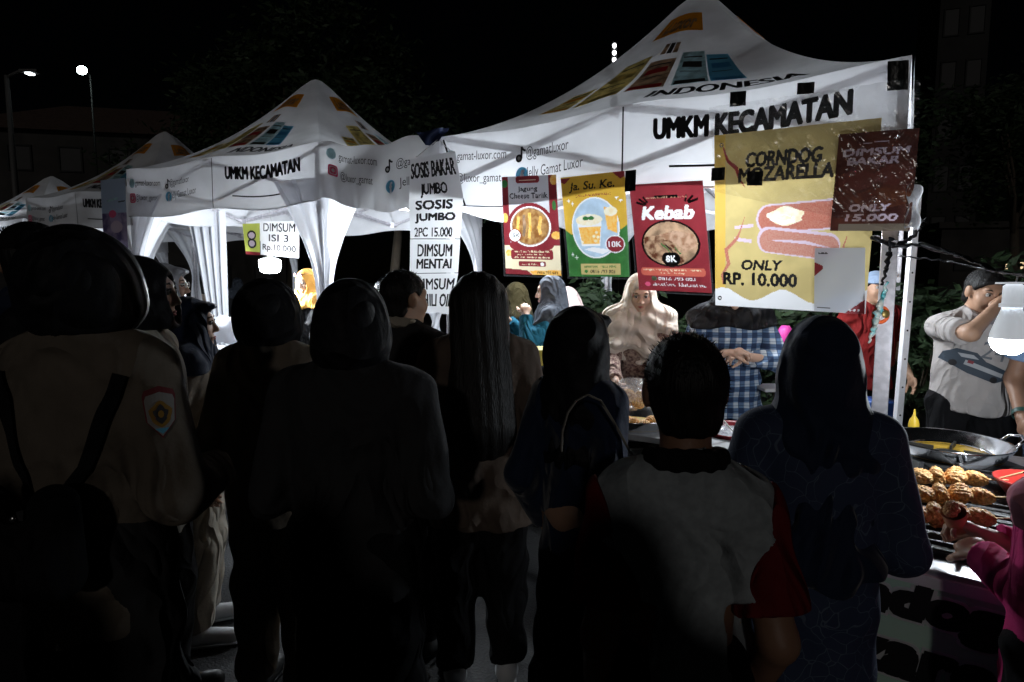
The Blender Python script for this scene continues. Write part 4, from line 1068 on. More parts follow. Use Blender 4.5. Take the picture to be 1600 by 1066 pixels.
def batik_mat():
    m = bpy.data.materials.new('batik_navy'); m.use_nodes = True; N = m.node_tree.nodes; L = m.node_tree.links; b = N['Principled BSDF']; b.inputs['Roughness'].default_value = .8
    tc = N.new('ShaderNodeTexCoord'); nz = N.new('ShaderNodeTexNoise'); nz.inputs['Scale'].default_value = 6; nz.inputs['Distortion'].default_value = .4
    mp = N.new('ShaderNodeVectorMath'); mp.operation = 'MULTIPLY_ADD'; mp.inputs[1].default_value = (.16,)*3; L.new(tc.outputs['Object'], mp.inputs[2]); L.new(nz.outputs[1], mp.inputs[0]); L.new(tc.outputs['Object'], nz.inputs[0])
    v = N.new('ShaderNodeTexVoronoi'); v.feature = 'DISTANCE_TO_EDGE'; v.inputs['Scale'].default_value = 24; L.new(mp.outputs[0], v.inputs[0])
    v2 = N.new('ShaderNodeTexVoronoi'); v2.inputs['Scale'].default_value = 85; L.new(tc.outputs['Object'], v2.inputs[0])
    w = N.new('ShaderNodeTexWave'); w.wave_type = 'RINGS'; w.inputs['Scale'].default_value = 9; w.inputs['Distortion'].default_value = 9; w.inputs['Detail'].default_value = 1; L.new(tc.outputs['Object'], w.inputs[0])
    a = N.new('ShaderNodeMath'); a.operation = 'LESS_THAN'; a.inputs[1].default_value = .018; L.new(v.outputs[0], a.inputs[0])
    c = N.new('ShaderNodeMath'); c.operation = 'GREATER_THAN'; c.inputs[1].default_value = .93; L.new(w.outputs[0], c.inputs[0])
    d = N.new('ShaderNodeMath'); d.operation = 'LESS_THAN'; d.inputs[1].default_value = .34; L.new(v2.outputs[0], d.inputs[0])
    e = N.new('ShaderNodeMath'); e.operation = 'MAXIMUM'; L.new(a.outputs[0], e.inputs[0]); L.new(c.outputs[0], e.inputs[1])
    g = N.new('ShaderNodeMath'); g.operation = 'MULTIPLY'; L.new(e.outputs[0], g.inputs[0]); L.new(d.outputs[0], g.inputs[1])
    mx = N.new('ShaderNodeMix'); mx.data_type = 'RGBA'; mx.inputs[6].default_value = (.022, .036, .085, 1); mx.inputs[7].default_value = (.075, .105, .16, 1)
    L.new(a.outputs[0], mx.inputs[0]); L.new(mx.outputs[2], b.inputs['Base Color']); return m
batik = batik_mat()
def at(px, Y): r = ray(px, 500); return r.x/ r.y*Y*1.0
def Htop(py, Y): r = ray(800, py); return CAMZ+r.z/r.y*Y
def at(px, Y, py=470): r = ray(px, py); return r.x/r.y*Y

# --- front row, backs to the camera
G1 = 'customers standing with their backs to the camera'
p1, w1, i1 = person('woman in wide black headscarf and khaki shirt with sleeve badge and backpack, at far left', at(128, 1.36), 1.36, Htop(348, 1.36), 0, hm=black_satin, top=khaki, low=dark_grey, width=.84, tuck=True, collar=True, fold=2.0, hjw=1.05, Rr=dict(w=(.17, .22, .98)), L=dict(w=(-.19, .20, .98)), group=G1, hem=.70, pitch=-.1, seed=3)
p6, w6, i6 = person('broad person in round black headscarf and dark shirt left of centre', at(548, 1.55), 1.55, Htop(432, 1.55), R(-4), hm=black_satin, top=dark_grey, low=black_cl, width=1.04, fold=1.8, tuck=True, hjw=.92, Rr=dict(w=(.19, .20, .95)), L=dict(w=(-.19, .20, .95)), group=G1, seed=5, collar=True)
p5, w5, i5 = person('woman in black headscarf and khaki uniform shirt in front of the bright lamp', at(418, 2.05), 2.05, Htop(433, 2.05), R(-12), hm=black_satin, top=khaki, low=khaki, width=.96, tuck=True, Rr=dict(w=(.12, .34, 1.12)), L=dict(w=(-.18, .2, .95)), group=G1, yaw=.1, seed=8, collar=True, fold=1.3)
p10, w10, i10 = person('boy with short black hair in grey raglan t-shirt with dark red sleeves', at(1073, 1.08, 560), 1.08, Htop(517, 1.08), R(-3), skin='brown', head='hair', top=tee_grey, sleeve='short', low=black_cl, width=.82, head_s=1.04, neck=.04, flare=.03, hem=.66, group=G1, neckw=1.0, seed=4, fold=2.0, collar=black_cl)
p11, w11, i11 = person('woman in long navy headscarf and navy batik blouse beside the grill cart', at(1284, 1.36, 560), 1.36, Htop(492, 1.36), R(-14), hm=navy_cl, top=batik, low=black_cl, skirt=True, width=.86, hjlen=.96, hjw=.97, drw=.84, group=G1, yaw=.15, seed=11, hjback=.03, L=dict(w=(-.18, .25, .95)), Rr=dict(w=(.17, .25, 1.0)), hem=.66)
p9, w9, i9 = person('girl in pointed-brim black headscarf with a light shoulder strap, centre', at(903, 1.8, 550), 1.8, Htop(478, 1.8), R(-38), hm=black_satin, top=navy_cl, low=black_cl, skirt=True, width=.74, drw=.84, hjw=1.12, hjlen=1.10, brim=1, group=G1, yaw=.25, seed=12, pitch=.08)
p8, w8, i8 = person('young woman with long straight black hair and brown jacket', at(748, 2.15), 2.15, Htop(425, 2.15), R(6), head='longhair', top=brown_jk, low=black_cl, width=1.0, group=G1, seed=13, hem=.66, fold=1.8, shoes=shoe_white, neckw=1)
p7, w7, i7 = person('man with short black hair and knitted collar between the round scarf and the price banner', at(628, 2.35), 2.35, Htop(418, 2.35), R(-30), head='hair', top=dark_grey, low=black_cl, group=G1, seed=14, collar=khaki_light, yaw=.3, width=1.1)
# --- left side
p0, w0, i0 = person('man in dark flat cap and navy shirt at the left edge', at(55, 2.0), 2.0, Htop(345, 2.0), R(18), head='cap', hm=black_cl, top=navy_cl, low=black_cl, group=G1, seed=15, yaw=-.2)
p0b, _, _ = person('short person in black headscarf at the lower left edge', at(48, 1.75), 1.75, Htop(472, 1.75), R(0), hm=black_satin, top=dark_grey, low=black_cl, group=G1, seed=16)
p2, w2, i2 = person('woman in black headscarf and pale khaki shirt facing right, half hidden at left', at(216, 1.95), 1.95, Htop(398, 1.95), R(-75), skin='light', hm=black_satin, top=khaki_light, low=dark_grey, group=G1, seed=17, tuck=True, hem=.70, faceparts=True)
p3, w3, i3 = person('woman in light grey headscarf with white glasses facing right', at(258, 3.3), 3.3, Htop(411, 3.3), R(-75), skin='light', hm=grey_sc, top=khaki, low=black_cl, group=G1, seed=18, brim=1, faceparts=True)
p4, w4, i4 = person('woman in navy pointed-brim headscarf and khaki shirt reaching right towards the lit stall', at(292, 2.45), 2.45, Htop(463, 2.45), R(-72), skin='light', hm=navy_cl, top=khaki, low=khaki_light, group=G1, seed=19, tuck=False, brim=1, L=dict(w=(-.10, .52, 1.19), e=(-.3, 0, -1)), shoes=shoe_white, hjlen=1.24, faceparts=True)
# --- sellers
G2 = 'sellers working behind the stalls'
s3, ws3, is3 = person('seller in beige headscarf looking down over the frying pan', at(998, 4.0), 4.0, Htop(437, 4.0)+.06, R(172), skin='light', hm=beige_sc, top=fabric('brown_print_dress', (.10, .05, .05), col2=(.35, .25, .2), nscale=60), low=black_cl, lean=.22, pitch=.30, width=1.0, hjlen=.96, opening=1.15, group=G2, faceparts=True, seed=21, fold=2.0, L=dict(w=(-.10, .40, .93), curl=.9), Rr=dict(w=(.16, .42, .92), curl=.9))
s4, ws4, is4 = person('seller in black headscarf and blue plaid shirt under the yellow poster', at(1140, 3.75), 3.75, 1.60, R(175), skin='light', hm=black_satin, top=plaid, low=black_cl, lean=.12, pitch=.25, width=1.12, hjlen=1.20, group=G2, faceparts=True, seed=22, fold=1.8, L=dict(w=(-.03, .24, 1.08), e=(-1, -.1, -.6), curl=.8), Rr=dict(w=(.05, .25, 1.10), e=(1, -.1, -.6), curl=.8), hem=.66)
s2, ws2, is2 = person('seller in slate headscarf and teal blouse in profile under the cup poster', at(862, 4.4), 4.4, 1.57, R(84), skin='light', hm=slate_sc, top=teal, low=black_cl, group=G2, faceparts=True, seed=23, L=dict(W=P(822, 492, 4.25), e=(-.5, .1, -1), curl=.9), Rr=dict(w=(.10, .34, 1.25), e=(.5, .1, -1), curl=.9), hjlen=1.20, pitch=.1, opening=1.15)
s2b, _, _ = person('seller in pale pink headscarf bending behind the teal blouse', at(912, 5.3), 5.3, 1.50, R(60), hm=pink_sc, top=pink_sc, low=black_cl, group=G2, seed=24, lean=.3, pitch=.3, res=1.3)
s2c, _, _ = person('seller in dark olive headscarf behind the corn poster', at(816, 4.95), 4.95, 1.52, R(100), hm=olive_sc, top=black_cl, low=black_cl, group=G2, seed=25, res=1.3, lean=.1)
s1, ws1, is1 = person('smiling seller in mustard headscarf with sunglasses pushed up', at(482, 5.55), 5.55, 1.64, R(150), skin='light', hm=mustard, top=black_cl, low=black_cl, group=G2, faceparts=True, seed=26, pitch=.2, yaw=-.1, hjlen=1.20, hjw=1.0, L=dict(w=(-.1, .35, 1.15)), Rr=dict(w=(.15, .42, 1.12), e=(.6, 0, -1)))
s5, ws5, is5 = person('man in off-white t-shirt with car print, hand raised to his face', at(1532, 3.1), 3.1, 1.60, R(160), skin='tan', head='hair', top=tee_white, sleeve='short', low=black_cl, group=G2, faceparts=True, seed=27, pitch=.30, yaw=-.25, lean=.06, width=1.12, hem=.84, head_s=.98, slen=.85,
    Rr=dict(w=(-.03, .165, 1.42), e=(.7, .3, -.6), curl=.5, d=(-.75, -.05, .5), up=(0, 1, .4)), L=dict(w=(-.27, .05, .80)))
s6, ws6, is6 = person('man at the right edge in light blue apron with a dark wristwatch', at(1705, 2.75), 2.75, 1.66, R(150), skin='brown', head='hair', top=lightblue, sleeve='short', low=jeans, group=G2, seed=28, Rr=dict(w=(.24, .20, .86)), width=1.1)
s7, ws7, is7 = person('man in grey-blue cap and red shirt behind the gazebo post', at(1362, 4.35), 4.35, 1.60, R(178), skin='tan', head='cap', hm=fabric('grey_blue_cap', (.20, .26, .36)), top=red_tee, sleeve='short', low=black_cl, group=G2, faceparts=True, seed=29, L=dict(w=(-.25, .1, .84)), Rr=dict(w=(.25, .1, .84)), lean=.05)
# --- child in the pink hoodie
p12, w12, i12 = person('child in magenta hoodie holding food over the grill, right edge', 1.21, 1.22, 1.31, R(30), skin='tan', head='hijab', hm=pinkl, top=pinkh, low=black_cl, group=G1, seed=30, width=1.05, hjlen=1.2, hem=.7, Rr=dict(W=P(1540, 835, 1.47), e=(.3, -.2, -1), curl=.9, up=(.5, 0, 1)), L=dict(W=P(1532, 866, 1.40), e=(-.1, -.3, -1), curl=.9, up=(-.5, 0, 1)), fold=1.4)
# --- unseen shade-casting crowd behind the photographer, and passers-by far off
G3 = 'dim passers-by far behind the stalls'
for k, (px, Y, hp_, m1, m2, fc, lab) in enumerate(((283, 11.5, 1.62, black_cl, khaki_light, 20, 'far passer-by in dark scarf and pale shirt seen through the lit gazebo, leftmost'), (312, 13.0, 1.70, dark_grey, beige_sc, -30, 'far passer-by in grey seen beside the white drape of the lit gazebo'), (372, 12.0, 1.6, slate_sc, dark_grey, 60, 'far passer-by in slate scarf seen right of the white drape'), (600, 10.5, 1.62, black_cl, dark_grey, 10, 'far passer-by in black seen through the gap left of the price banner'))):
    person(lab, at(px, Y), Y, hp_, R(fc), hm=m1, top=m2, low=black_cl, group=G3, res=2.2, seed=40+k)
G4 = 'unseen customers added behind the photographer to cast shade'  # unseen figures added so their shadows darken the front row's backs
for k, (x, y, h_, lab) in enumerate(((-1.35, -.75, 1.66, 'unseen shade-casting customer in dark clothes behind the photographer, far left'), (-.74, -.90, 1.66, 'unseen shade-casting customer in dark clothes behind the photographer, left'), (-.02, -.95, 1.70, 'unseen shade-casting customer in dark clothes directly behind the photographer'))):
    person(lab, x, y, h_, R(0), hm=black_cl, top=dark_grey, low=black_cl, group=G4, res=2.2, seed=50+k)
def plamp(name, parent, loc, W, r=.04, col=(.86, .94, 1)):
    l = bpy.data.lights.new(name, 'POINT'); l.energy = W; l.shadow_soft_size = r; l.color = col
    o = bpy.data.objects.new(name, l); COL.objects.link(o); o.location = Vector(loc)-Vector(parent.location); o.parent = parent; return o
bulb_glow = mat('lit_bulb', (.9, .95, 1), .4, emit=(.85, .94, 1), estr=14)
bulb_body = mat('bulb_body', (.8, .82, .85), .4, emit=(.85, .93, 1), estr=.38)  # faint emission stands in for dome light falling on the housing
cord_m = mat('white_cord', (.5, .5, .52), .5)
def bulb(label, loc, W, top, s=1.0, group='lit white bulbs over the stalls'):
    loc = Vector(loc); root = thing('light_bulb', label, 'light bulb', loc, 0, group)
    g = MB(); g.lathe([(.0001, -.032*s), (.018*s, -.030*s), (.033*s, -.018*s), (.040*s, 0), (.040*s, .008*s)], n=28); g.build('bulb_dome', bulb_glow, root, True)
    g = MB(); g.lathe([(.040*s, .008*s), (.039*s, .02*s), (.030*s, .05*s), (.022*s, .075*s), (.020*s, .085*s)], n=28); g.build('bulb_body', bulb_body, root, True)
    g = MB(); g.lathe([(.026*s, .084*s), (.026*s, .092*s), (.021*s, .094*s), (.021*s, .135*s), (.012*s, .142*s), (.0001, .142*s)], n=24); so = g.build('socket', bulb_body, root, True)
    g = MB(); g.lathe([(.036*s, .140*s), (.036*s, .144*s), (.0001, .145*s)], n=20); g.build('socket_rim', bulb_body, so)
    t = Vector(top)-loc; g = MB(); g.tube([Vector((0, 0, .14*s)), Vector((t.x*.2, t.y*.2, t.z*.5+.07)), t], .0028, 6); g.build('cord', cord_m, root, True)
    plamp('bulb_light', root, loc+Vector((0, 0, -.085*s)), W, .035*s)
    return root
ZE = T1['ze']
# right-hand bulb hangs from the tape line; the others hang under the roof of the big gazebo
pR = P(1577, 534, 2.0); bulb('big white bulb at the right edge in front of the off-white tee', pR, 22, P(1590, 432, 2.0), 1.38)
c0 = Vector((MC[0], MC[1], 0))
for lab, s_, n_, z, W in (('bulb under the big gazebo roof behind the red kebab poster', .85, .55, 2.05, 85), ('bulb under the big gazebo roof near its left end', 2.3, .50, 2.05, 85)):
    q = c0+MD*s_+MN*n_; bulb(lab, (q.x, q.y, z), W, (q.x, q.y, T1['roof'](0, .5, .3).z-.02), 1.2)
# lamp of the lit gazebo
q = P(422, 416, 5.45)
lr = thing('work_lamp', 'bright wide lamp hanging in the lit gazebo under the DIMSUM sheet', 'lamp', q)
g = MB(); g.lathe([(.0001, -.065), (.05, -.063), (.085, -.045), (.095, 0), (.095, .05), (.085, .06)], n=32); g.build('lamp_glass', mat('lamp_glow', (.9, .95, 1), .4, emit=(.88, .95, 1), estr=10), lr, True)
g = MB(); g.lathe([(.085, .06), (.06, .075), (.025, .085), (.02, .13), (.0001, .13)], n=28); g.build('lamp_cap', bulb_body, lr, True)
g = MB(); g.tube([(0, 0, .13), (.02, .02, .4), (0, 0, T2['ze']-.42-q.z)], .003, 6); g.build('cord', cord_m, lr, True)
plamp('lamp_light', lr, q+Vector((0, 0, -.13)), 170, .06)
qc = T2['C']+T2['d']*.45+T2['n']*.9; bulb('hidden fill bulb added under the roof of the lit gazebo', (qc.x, qc.y, 2.38), 70, (qc.x, qc.y, T2['ze']-.1), 1.2)  # extra lamp added out of sight to brighten the strip and interior
q = T3['C']+T3['d']*2.0+T3['n']*1.0; bulb('bulb under the roof of the third gazebo', (q.x, q.y, 2.25), 12, (q.x, q.y, T3['ze']), 1.2)
# tube light of the farthest gazebo
q = P(14, 338, 11.4); tr = thing('tube_light', 'white tube light glowing under the farthest gazebo', 'tube light', q)
g = MB(); g.bar((-.75, 0, 0), (.75, 0, .06), .045); g.build('tube', mat('tube_glow', (.9, .95, 1), .4, emit=(.9, .96, 1), estr=5), tr)
g = MB(); g.bar((-.8, 0, .05), (.8, 0, .11), .07, .04); g.build('fixture', bulb_body, tr); plamp('tube_glow_light', tr, q+Vector((0, 0, -.12)), 60, .1)

# ------------------------------------------------------------------ post, ties, cable
mb = MB(); a = P(1433, 300, 3.35); b = P(1404, 640, 3.35); b2 = a+(b-a)*((a.z)/(a.z-b.z)); 
r = thing('metal_post', 'white perforated metal post just right of the gazebo corner leg', 'post', b2)
mb.bar(a, b2, .035, .035); local(r, mb.build('pole', alu_white, r, bevel=.002))
for k in range(9):
    c = a.lerp(b2, .22+.08*k); mb = MB(); mb.ball(c+Vector((0, -.0185, 0)), (.006, .002, .006), 8); local(r, mb.build('hole', ink, r))
tie_m = mat('black_bag_plastic', (.01, .01, .012), .28, bump=.8, bscale=40)
leg_top = c0+(T1['apex']-c0).normalized()*.06
def ribbon(name, label, cat, pts, ws, m, tw=0, group=None, flat=.25, nz=1):
    mb = MB(); n = 28; P_ = []; Rs = []
    for i in range(n+1):
        t = i/n*(len(pts)-1); k = min(int(t), len(pts)-2); f = t-k; f = f*f*(3-2*f)
        P_.append(Vector(pts[k]).lerp(Vector(pts[k+1]), f)+Vector((.004*math.sin(i*1.7), .004*math.cos(i*2.3), .004*math.sin(i*2.9)))*nz); Rs.append((ws[k]*(1-f)+ws[k+1]*f)*(1+.25*nz*math.sin(i*1.9)))
    mb.tube(P_, Rs, 8, flat=flat)
    return tag(mb.build(name, m, None, True), label, cat, group)
ribbon('plastic_tie', 'black plastic bag tied from the corner post to the bulb line at right', 'plastic tie', [P(1365, 372, 2.9), P(1398, 384, 2.85), P(1440, 382, 2.8), P(1500, 400, 2.5), P(1560, 425, 2.25), P(1612, 430, 2.0)], [.05, .045, .035, .02, .014, .012], tie_m)
ribbon('plastic_tie', 'black twisted plastic wound up to the corner of the brown poster', 'plastic tie', [P(1398, 384, 2.83), P(1425, 372, 2.83), P(1440, 352, 2.83), P(1447, 340, 2.84)], [.02, .014, .012, .006], tie_m)
ribbon('plastic_tie', 'black plastic strand tied round the corner post going down', 'plastic tie', [P(1392, 372, 2.82), P(1390, 395, 2.82), P(1385, 420, 2.8), P(1378, 445, 2.8)], [.018, .014, .010, .008], tie_m)
ribbon('cable', 'thin black cable under the plastic line at right', 'cable', [P(1405, 400, 3.0), P(1480, 408, 2.8), P(1560, 425, 2.4), P(1625, 436, 2.1)], [.004]*4, tie_m, flat=1)
# hanging ornament: clear bag and orange ring
o = ribbon('twisted_bag', 'clear twisted plastic bag with coloured wrappers hanging by the corner post', 'plastic bag', [P(1386, 440, 2.8), P(1380, 462, 2.8), P(1372, 490, 2.8), P(1365, 515, 2.8), P(1358, 535, 2.8)], [.006, .018, .030, .024, .008], mat('iridescent_wrap', (.5, .5, .45), .2, col2=(.05, .45, .5), nscale=22, coat=1, bump=.8, bscale=60), flat=.5)
mb = MB(); c = P(1376, 492, 2.83); M = Matrix.Rotation(math.pi/2, 3, 'X')
mb.lathe([(.028, -.006), (.040, -.004), (.044, 0), (.040, .004), (.028, .006), (.026, 0), (.028, -.006)], c, 28, 0, M)
tag(mb.build('ring_tag', mat('orange_plastic', (.75, .12, .03), .4), None, True), 'orange ring hanging behind the clear twisted bag', 'ring')
mb = MB(); c = P(1384, 491, 2.80); mb.lathe([(.0001, -.003), (.017, -.003), (.019, 0), (.017, .003), (.0001, .003)], c, 24, 0, M)
tag(mb.build('round_charm', mat('dull_gold', (.25, .17, .05), .35, metal=.6), None, True), 'small round gold charm on the orange ring', 'charm')

# ------------------------------------------------------------------ stalls: tables, pans, food
wood_top = mat('table_top', (.30, .30, .31), .5, noise=.2)
cloth_y = fabric('yellow_table_cloth', (.75, .55, .05)); cloth_b = fabric('dark_table_cloth', (.03, .03, .035))
def table(label, c, d, n, L, W, h, top_m, skirt_m=None):
    c, d, n = Vector((c[0], c[1], 0)), Vector(d), Vector(n); root = thing('table', label, 'table', c, math.atan2(d.y, d.x))
    g = MB(); g.box((L/2, 0, h-.015), (L, W, .03)); g.build('table_top', top_m, root, bevel=.004)
    for x in (.05, L-.05):
        for y in (-W/2+.05, W/2-.05): g = MB(); g.box((x, y, (h-.03)/2), (.035, .035, h-.03)); g.build('leg', alu, root)
    if skirt_m:
        g = MB(); grid_mesh(lambda u, v: Vector((u*L, (W/2+.012+.012*math.sin(u*38))*(1 if d.cross(n).z > 0 else -1), h-.002-v*(h-.08))), 60, 6, g); g.build('table_skirt', skirt_m, root, True)
    return root
tc = c0-MN*.42+MD*.15
table('long stall table under the food posters', tc, MD, MN, 2.6, .55, .76, wood_top, cloth_b)
tc2 = T2['C']+T2['d']*.2-T2['n']*.25
table('table in front of the lit gazebo', tc2, T2['d'], T2['n'], 2.2, .6, .92, wood_top, cloth_b)
chrome = mat('polished_steel', (.72, .72, .74), .16, metal=1, bump=.05, bscale=30); oil = mat('frying_oil', (.42, .26, .04), .06, spec=.8)
soot = mat('sooty_metal', (.02, .02, .02), .45, metal=.5)
def wok(label, c, r, handles=True, z0=0):
    root = thing('frying_pan', label, 'pan', c)
    g = MB(); g.lathe([(.0001, -.10*r/.2), (.10*r/.2, -.095*r/.2), (.16*r/.2, -.06*r/.2), (r, 0), (r+.008, .002), (r+.004, -.006), (.165*r/.2, -.066*r/.2), (.10*r/.2, -.105*r/.2), (.0001, -.108*r/.2)], n=48); g.build('bowl', chrome, root, True)
    g = MB(); g.lathe([(.0001, -.050*r/.2), (.176*r/.2, -.050*r/.2)], n=48); g.build('oil', oil, root)
    if handles:
        for s in (-1, 1):
            g = MB(); g.tube([(s*(r-.0), -.05, -.01), (s*(r+.035), -.045, .02), (s*(r+.05), 0, .03), (s*(r+.035), .045, .02), (s*(r-.0), .05, -.01)], .006, 8); g.build('handle', chrome, root, True)
    return root
def stove(label, c, h=.10):
    root = thing('gas_stove', label, 'stove', c)
    g = MB(); g.box((0, 0, h*.35), (.36, .32, h*.7)); g.build('stove_body', soot, root, bevel=.008)
    g = MB(); g.lathe([(.03, h*.7), (.05, h*.85), (.05, h*.9), (.03, h*.92), (.0001, h*.92)], n=24); g.build('burner', soot, root, True)
    g = MB(); g.lathe([(.135, h), (.14, h+.006), (.145, h), (.14, h-.006), (.135, h)], n=36)
    g.build('ring_support', chrome, root, True)
    for k in range(4): a = math.pi/4+k*math.pi/2; g = MB(); g.bar((.05*math.cos(a), .05*math.sin(a), h), (.145*math.cos(a), .145*math.sin(a), h), .008, .02); g.build('pan_support', soot, root)
    g = MB(); g.lathe([(.0001, 0), (.018, 0), (.018, .02), (.0001, .02)], (.12, -.165, h*.35), 16, 0, Matrix.Rotation(math.pi/2, 3, 'X')); g.build('knob', black_plastic, root, True)
    return root
fried = mat('golden_crust', (.50, .20, .05), .55, col2=(.80, .50, .20), nscale=90, bump=1, bscale=120)
def lump(c, r, seed=0, name='fried_piece', m=fried):
    rs = random.Random(seed); pr = [f_ell((rs.uniform(-.4, .4)*r[0], rs.uniform(-.4, .4)*r[1], rs.uniform(-.3, .3)*r[2]), (r[0]*rs.uniform(.5, .8), r[1]*rs.uniform(.5, .8), r[2]*rs.uniform(.6, .9))) for _ in range(5)]
    f, lo, hi = field(pr, .01); V, F = nets(lambda p: f(p)+.0030*np.sin(p[:, 0]*420+3*np.sin(p[:, 2]*200))*np.sin(p[:, 1]*390+p[:, 2]*300), lo, hi, .003)
    return np_mesh(name, V, F)
lumps = [lump(None, (.035, .028, .020), k) for k in range(4)]
stove('sooty gas stove under the frying pan behind the girl in the brimmed scarf', P(993, 690, 3.1)+Vector((0, 0, -.06)))
wp = P(990, 650, 3.1); wok('frying pan of food in front of the beige-scarf seller', wp+Vector((0, 0, .01)), .205, False)
bag_m = film_mat('clear_bag', .22, 26, .9, (.96, .96, .98), .2)
br = thing('food_bag', 'clear bag of fried food held over the frying pan', 'food bag', wp+Vector((-.01, 0, .12)))
g = MB(); grid_mesh(lambda u, v: Vector(((.10*math.sin(math.pi*min(v*.75+.08, 1))+.004*math.sin(u*31+v*12))*math.cos(2*math.pi*u), (.06*math.sin(math.pi*min(v*.75+.08, 1)))*math.sin(2*math.pi*u), -.09+v*.17)), 28, 16, g); g.build('bag', bag_m, br, True)
for k, (x, y, z) in enumerate(((-.04, 0, -.05), (.03, .01, -.055), (0, -.02, -.02), (-.02, .02, .0), (.04, -.01, -.01))):
    o = link('fried_piece', lumps[k % 4], fried, br); o.location = (x, y, z); o.rotation_euler = (k, k*2, k*3)
for k, (a, b_) in enumerate(((-.09, -.04), (-.03, .05), (.05, -.05), (.10, .03), (.0, 0))):
    o = link('fritter', lumps[k % 4], fried); o.location = wp+Vector((a, b_, -.03)); o.rotation_euler = (0, 0, k)
    tag(o, ('fritter floating at the left of the hidden pan', 'fritter at the back of the pan under the beige scarf', 'fritter at the front of the pan under the beige scarf', 'fritter at the right of the pan under the beige scarf', 'fritter in the middle of the pan under the beige scarf')[k], 'fritter', 'fritters in the frying pan')
# red tub with a green and white strap
tp = P(1152, 672, 2.95); rt = thing('plastic_tub', 'dark red plastic tub of bags in front of the plaid-shirt seller', 'tub', tp)
g = MB(); g.lathe([(.0001, -.13), (.13, -.13), (.17, .0), (.185, .004), (.18, .008), (.165, .0), (.125, -.12), (.0001, -.12)], n=40); g.build('tub_wall', mat('dark_red_plastic', (.25, .02, .03), .35), rt, True)
g = MB(); g.tube([P(1118, 642, 2.85)-tp, P(1140, 668, 2.85)-tp, P(1160, 690, 2.85)-tp], [.008, .012, .014], 8, flat=.3); g.build('strap', mat('white_green_strap', (.70, .75, .68), .5), rt, True)
g = MB(); grid_mesh(lambda u, v: Vector(((u-.5)*.2, (v-.5)*.16, .0+.03*math.sin(u*9+v*3)*math.cos(v*11))), 20, 16, g); g.build('clear_bag', bag_m, rt, True)

# grill cart at the right
E1 = Vector((.80, -.60, 0)); N1 = Vector((.60, .80, 0)); G0 = Vector((1.08, 1.475, 0))-E1*.45
cart = thing('grill_cart', 'food cart with black grill top and pale green corndog front panel', 'food cart', G0, math.atan2(E1.y, E1.x))
CL, CD, CH = 1.55, 1.45, .78
pg_m = mat('pale_green_board', (.52, .74, .62), .6, noise=.06); blk = mat('cast_iron', (.014, .014, .015), .4, bump=.6, bscale=90)
g = MB(); g.box((CL/2, .012, CH/2+.02), (CL, .02, CH-.10)); g.build('front_panel', pg_m, cart)
g = MB(); g.box((CL/2, CD/2, CH-.015), (CL+.02, CD, .03)); g.build('cart_top', mat('stainless', (.5, .5, .52), .35, metal=.8, noise=.2), cart, bevel=.004)
g = MB(); g.bar((0, -.004, CH-.03), (CL, -.004, CH-.03), .012, .03); g.build('edge_trim', alu_white, cart)
for x in (.03, CL-.03):
    for y in (.05, CD-.05): g = MB(); g.box((x, y, (CH-.03)/2), (.04, .04, CH-.03)); g.build('leg', alu, cart)
def cf(x, y, l): return Vector((x, .002-l-.0, y))
pr = Print(cf, .0015, .2); pr.text('Corndog', .02, .60, .62, .74, ink, 2, bold=.04, shear=.15); cart_l = pr.build('lettering', cart)
pr = Print(cf, .0015, .2); pr.text('Mozarella', .04, .46, .76, .60, ink, 2, bold=.04, shear=.15); pr.build('lettering', cart)
pr = Print(lambda x, y, l: cf(x, y, l-.0005), .0015, .2); pr.text('Corndog', .012, .593, .628, .747, white_ink, 1, bold=.065, shear=.15); pr.build('letter_outline', cart)
pr = Print(lambda x, y, l: cf(x, y, l-.0005), .0015, .2); pr.text('Mozarella', .032, .453, .768, .607, white_ink, 1, bold=.065, shear=.15); pr.build('letter_outline', cart)
pr = Print(cf, .0015, .2)
pr.disc(.35, -.10, .62, .40, white_ink, 1, 60); pr.disc(.35, -.10, .60, .385, mat('dark_picture', (.03, .03, .03), .6, col2=(.08, .06, .05), nscale=6), 2, 60); pr.disc(.60, .12, .2, .10, mat('dull_rose_print', (.22, .05, .10), .6), 3, 40, .08); pr.build('picture', cart)
pr = Print(cf, .0015, .2); pr.line([(.74, .60), (.83, .60), (.83, .68), (.74, .68), (.74, .60)], .005, white_ink, 2); pr.disc(.785, .64, .03, .02, white_ink, 2, 14, .2); pr.build('small_logo', cart)
# grill top with bars, skewers laid across
gt = thing('grill', 'black iron grill plate with bars on the cart', 'grill', G0+E1*.42+N1*.10+Vector((0, 0, CH)), math.atan2(E1.y, E1.x))
g = MB(); g.box((.22, .42, .008), (.50, .84, .012)); g.build('grill_plate', blk, gt)
for k in range(5): g = MB(); g.bar((-.03+.125*k, 0, .035), (-.03+.125*k, .84, .035), .012, .02); g.build('grill_bar', blk, gt)
for k in range(8): g = MB(); g.bar((-.03, .03+.11*k, .028), (.47, .03+.11*k, .028), .008, .012); g.build('grill_bar', blk, gt)
stick_m = mat('bamboo', (.6, .45, .25), .6)
def skewer(label, px, py, z, ang, L=.20):
    r0 = ray(px, py); t = (z-CAMZ)/r0.z; c = Vector((0, 0, CAMZ))+r0*t
    root = thing('skewer', label, 'skewer', c, ang, 'skewers of fried dimsum on the grill')
    g = MB(); g.tube([(-L*.55, 0, 0), (L*.95, 0, .004)], .0022, 6); g.build('stick', stick_m, root)
    for k in range(4):
        o = link('dumpling', lumps[k % 4], fried, root); o.location = (-L*.42+k*L*.27, 0, .006); o.rotation_euler = (k*1.3, 0, k*.8); o.scale = (1.25, 1.25, 1.15)
    return root
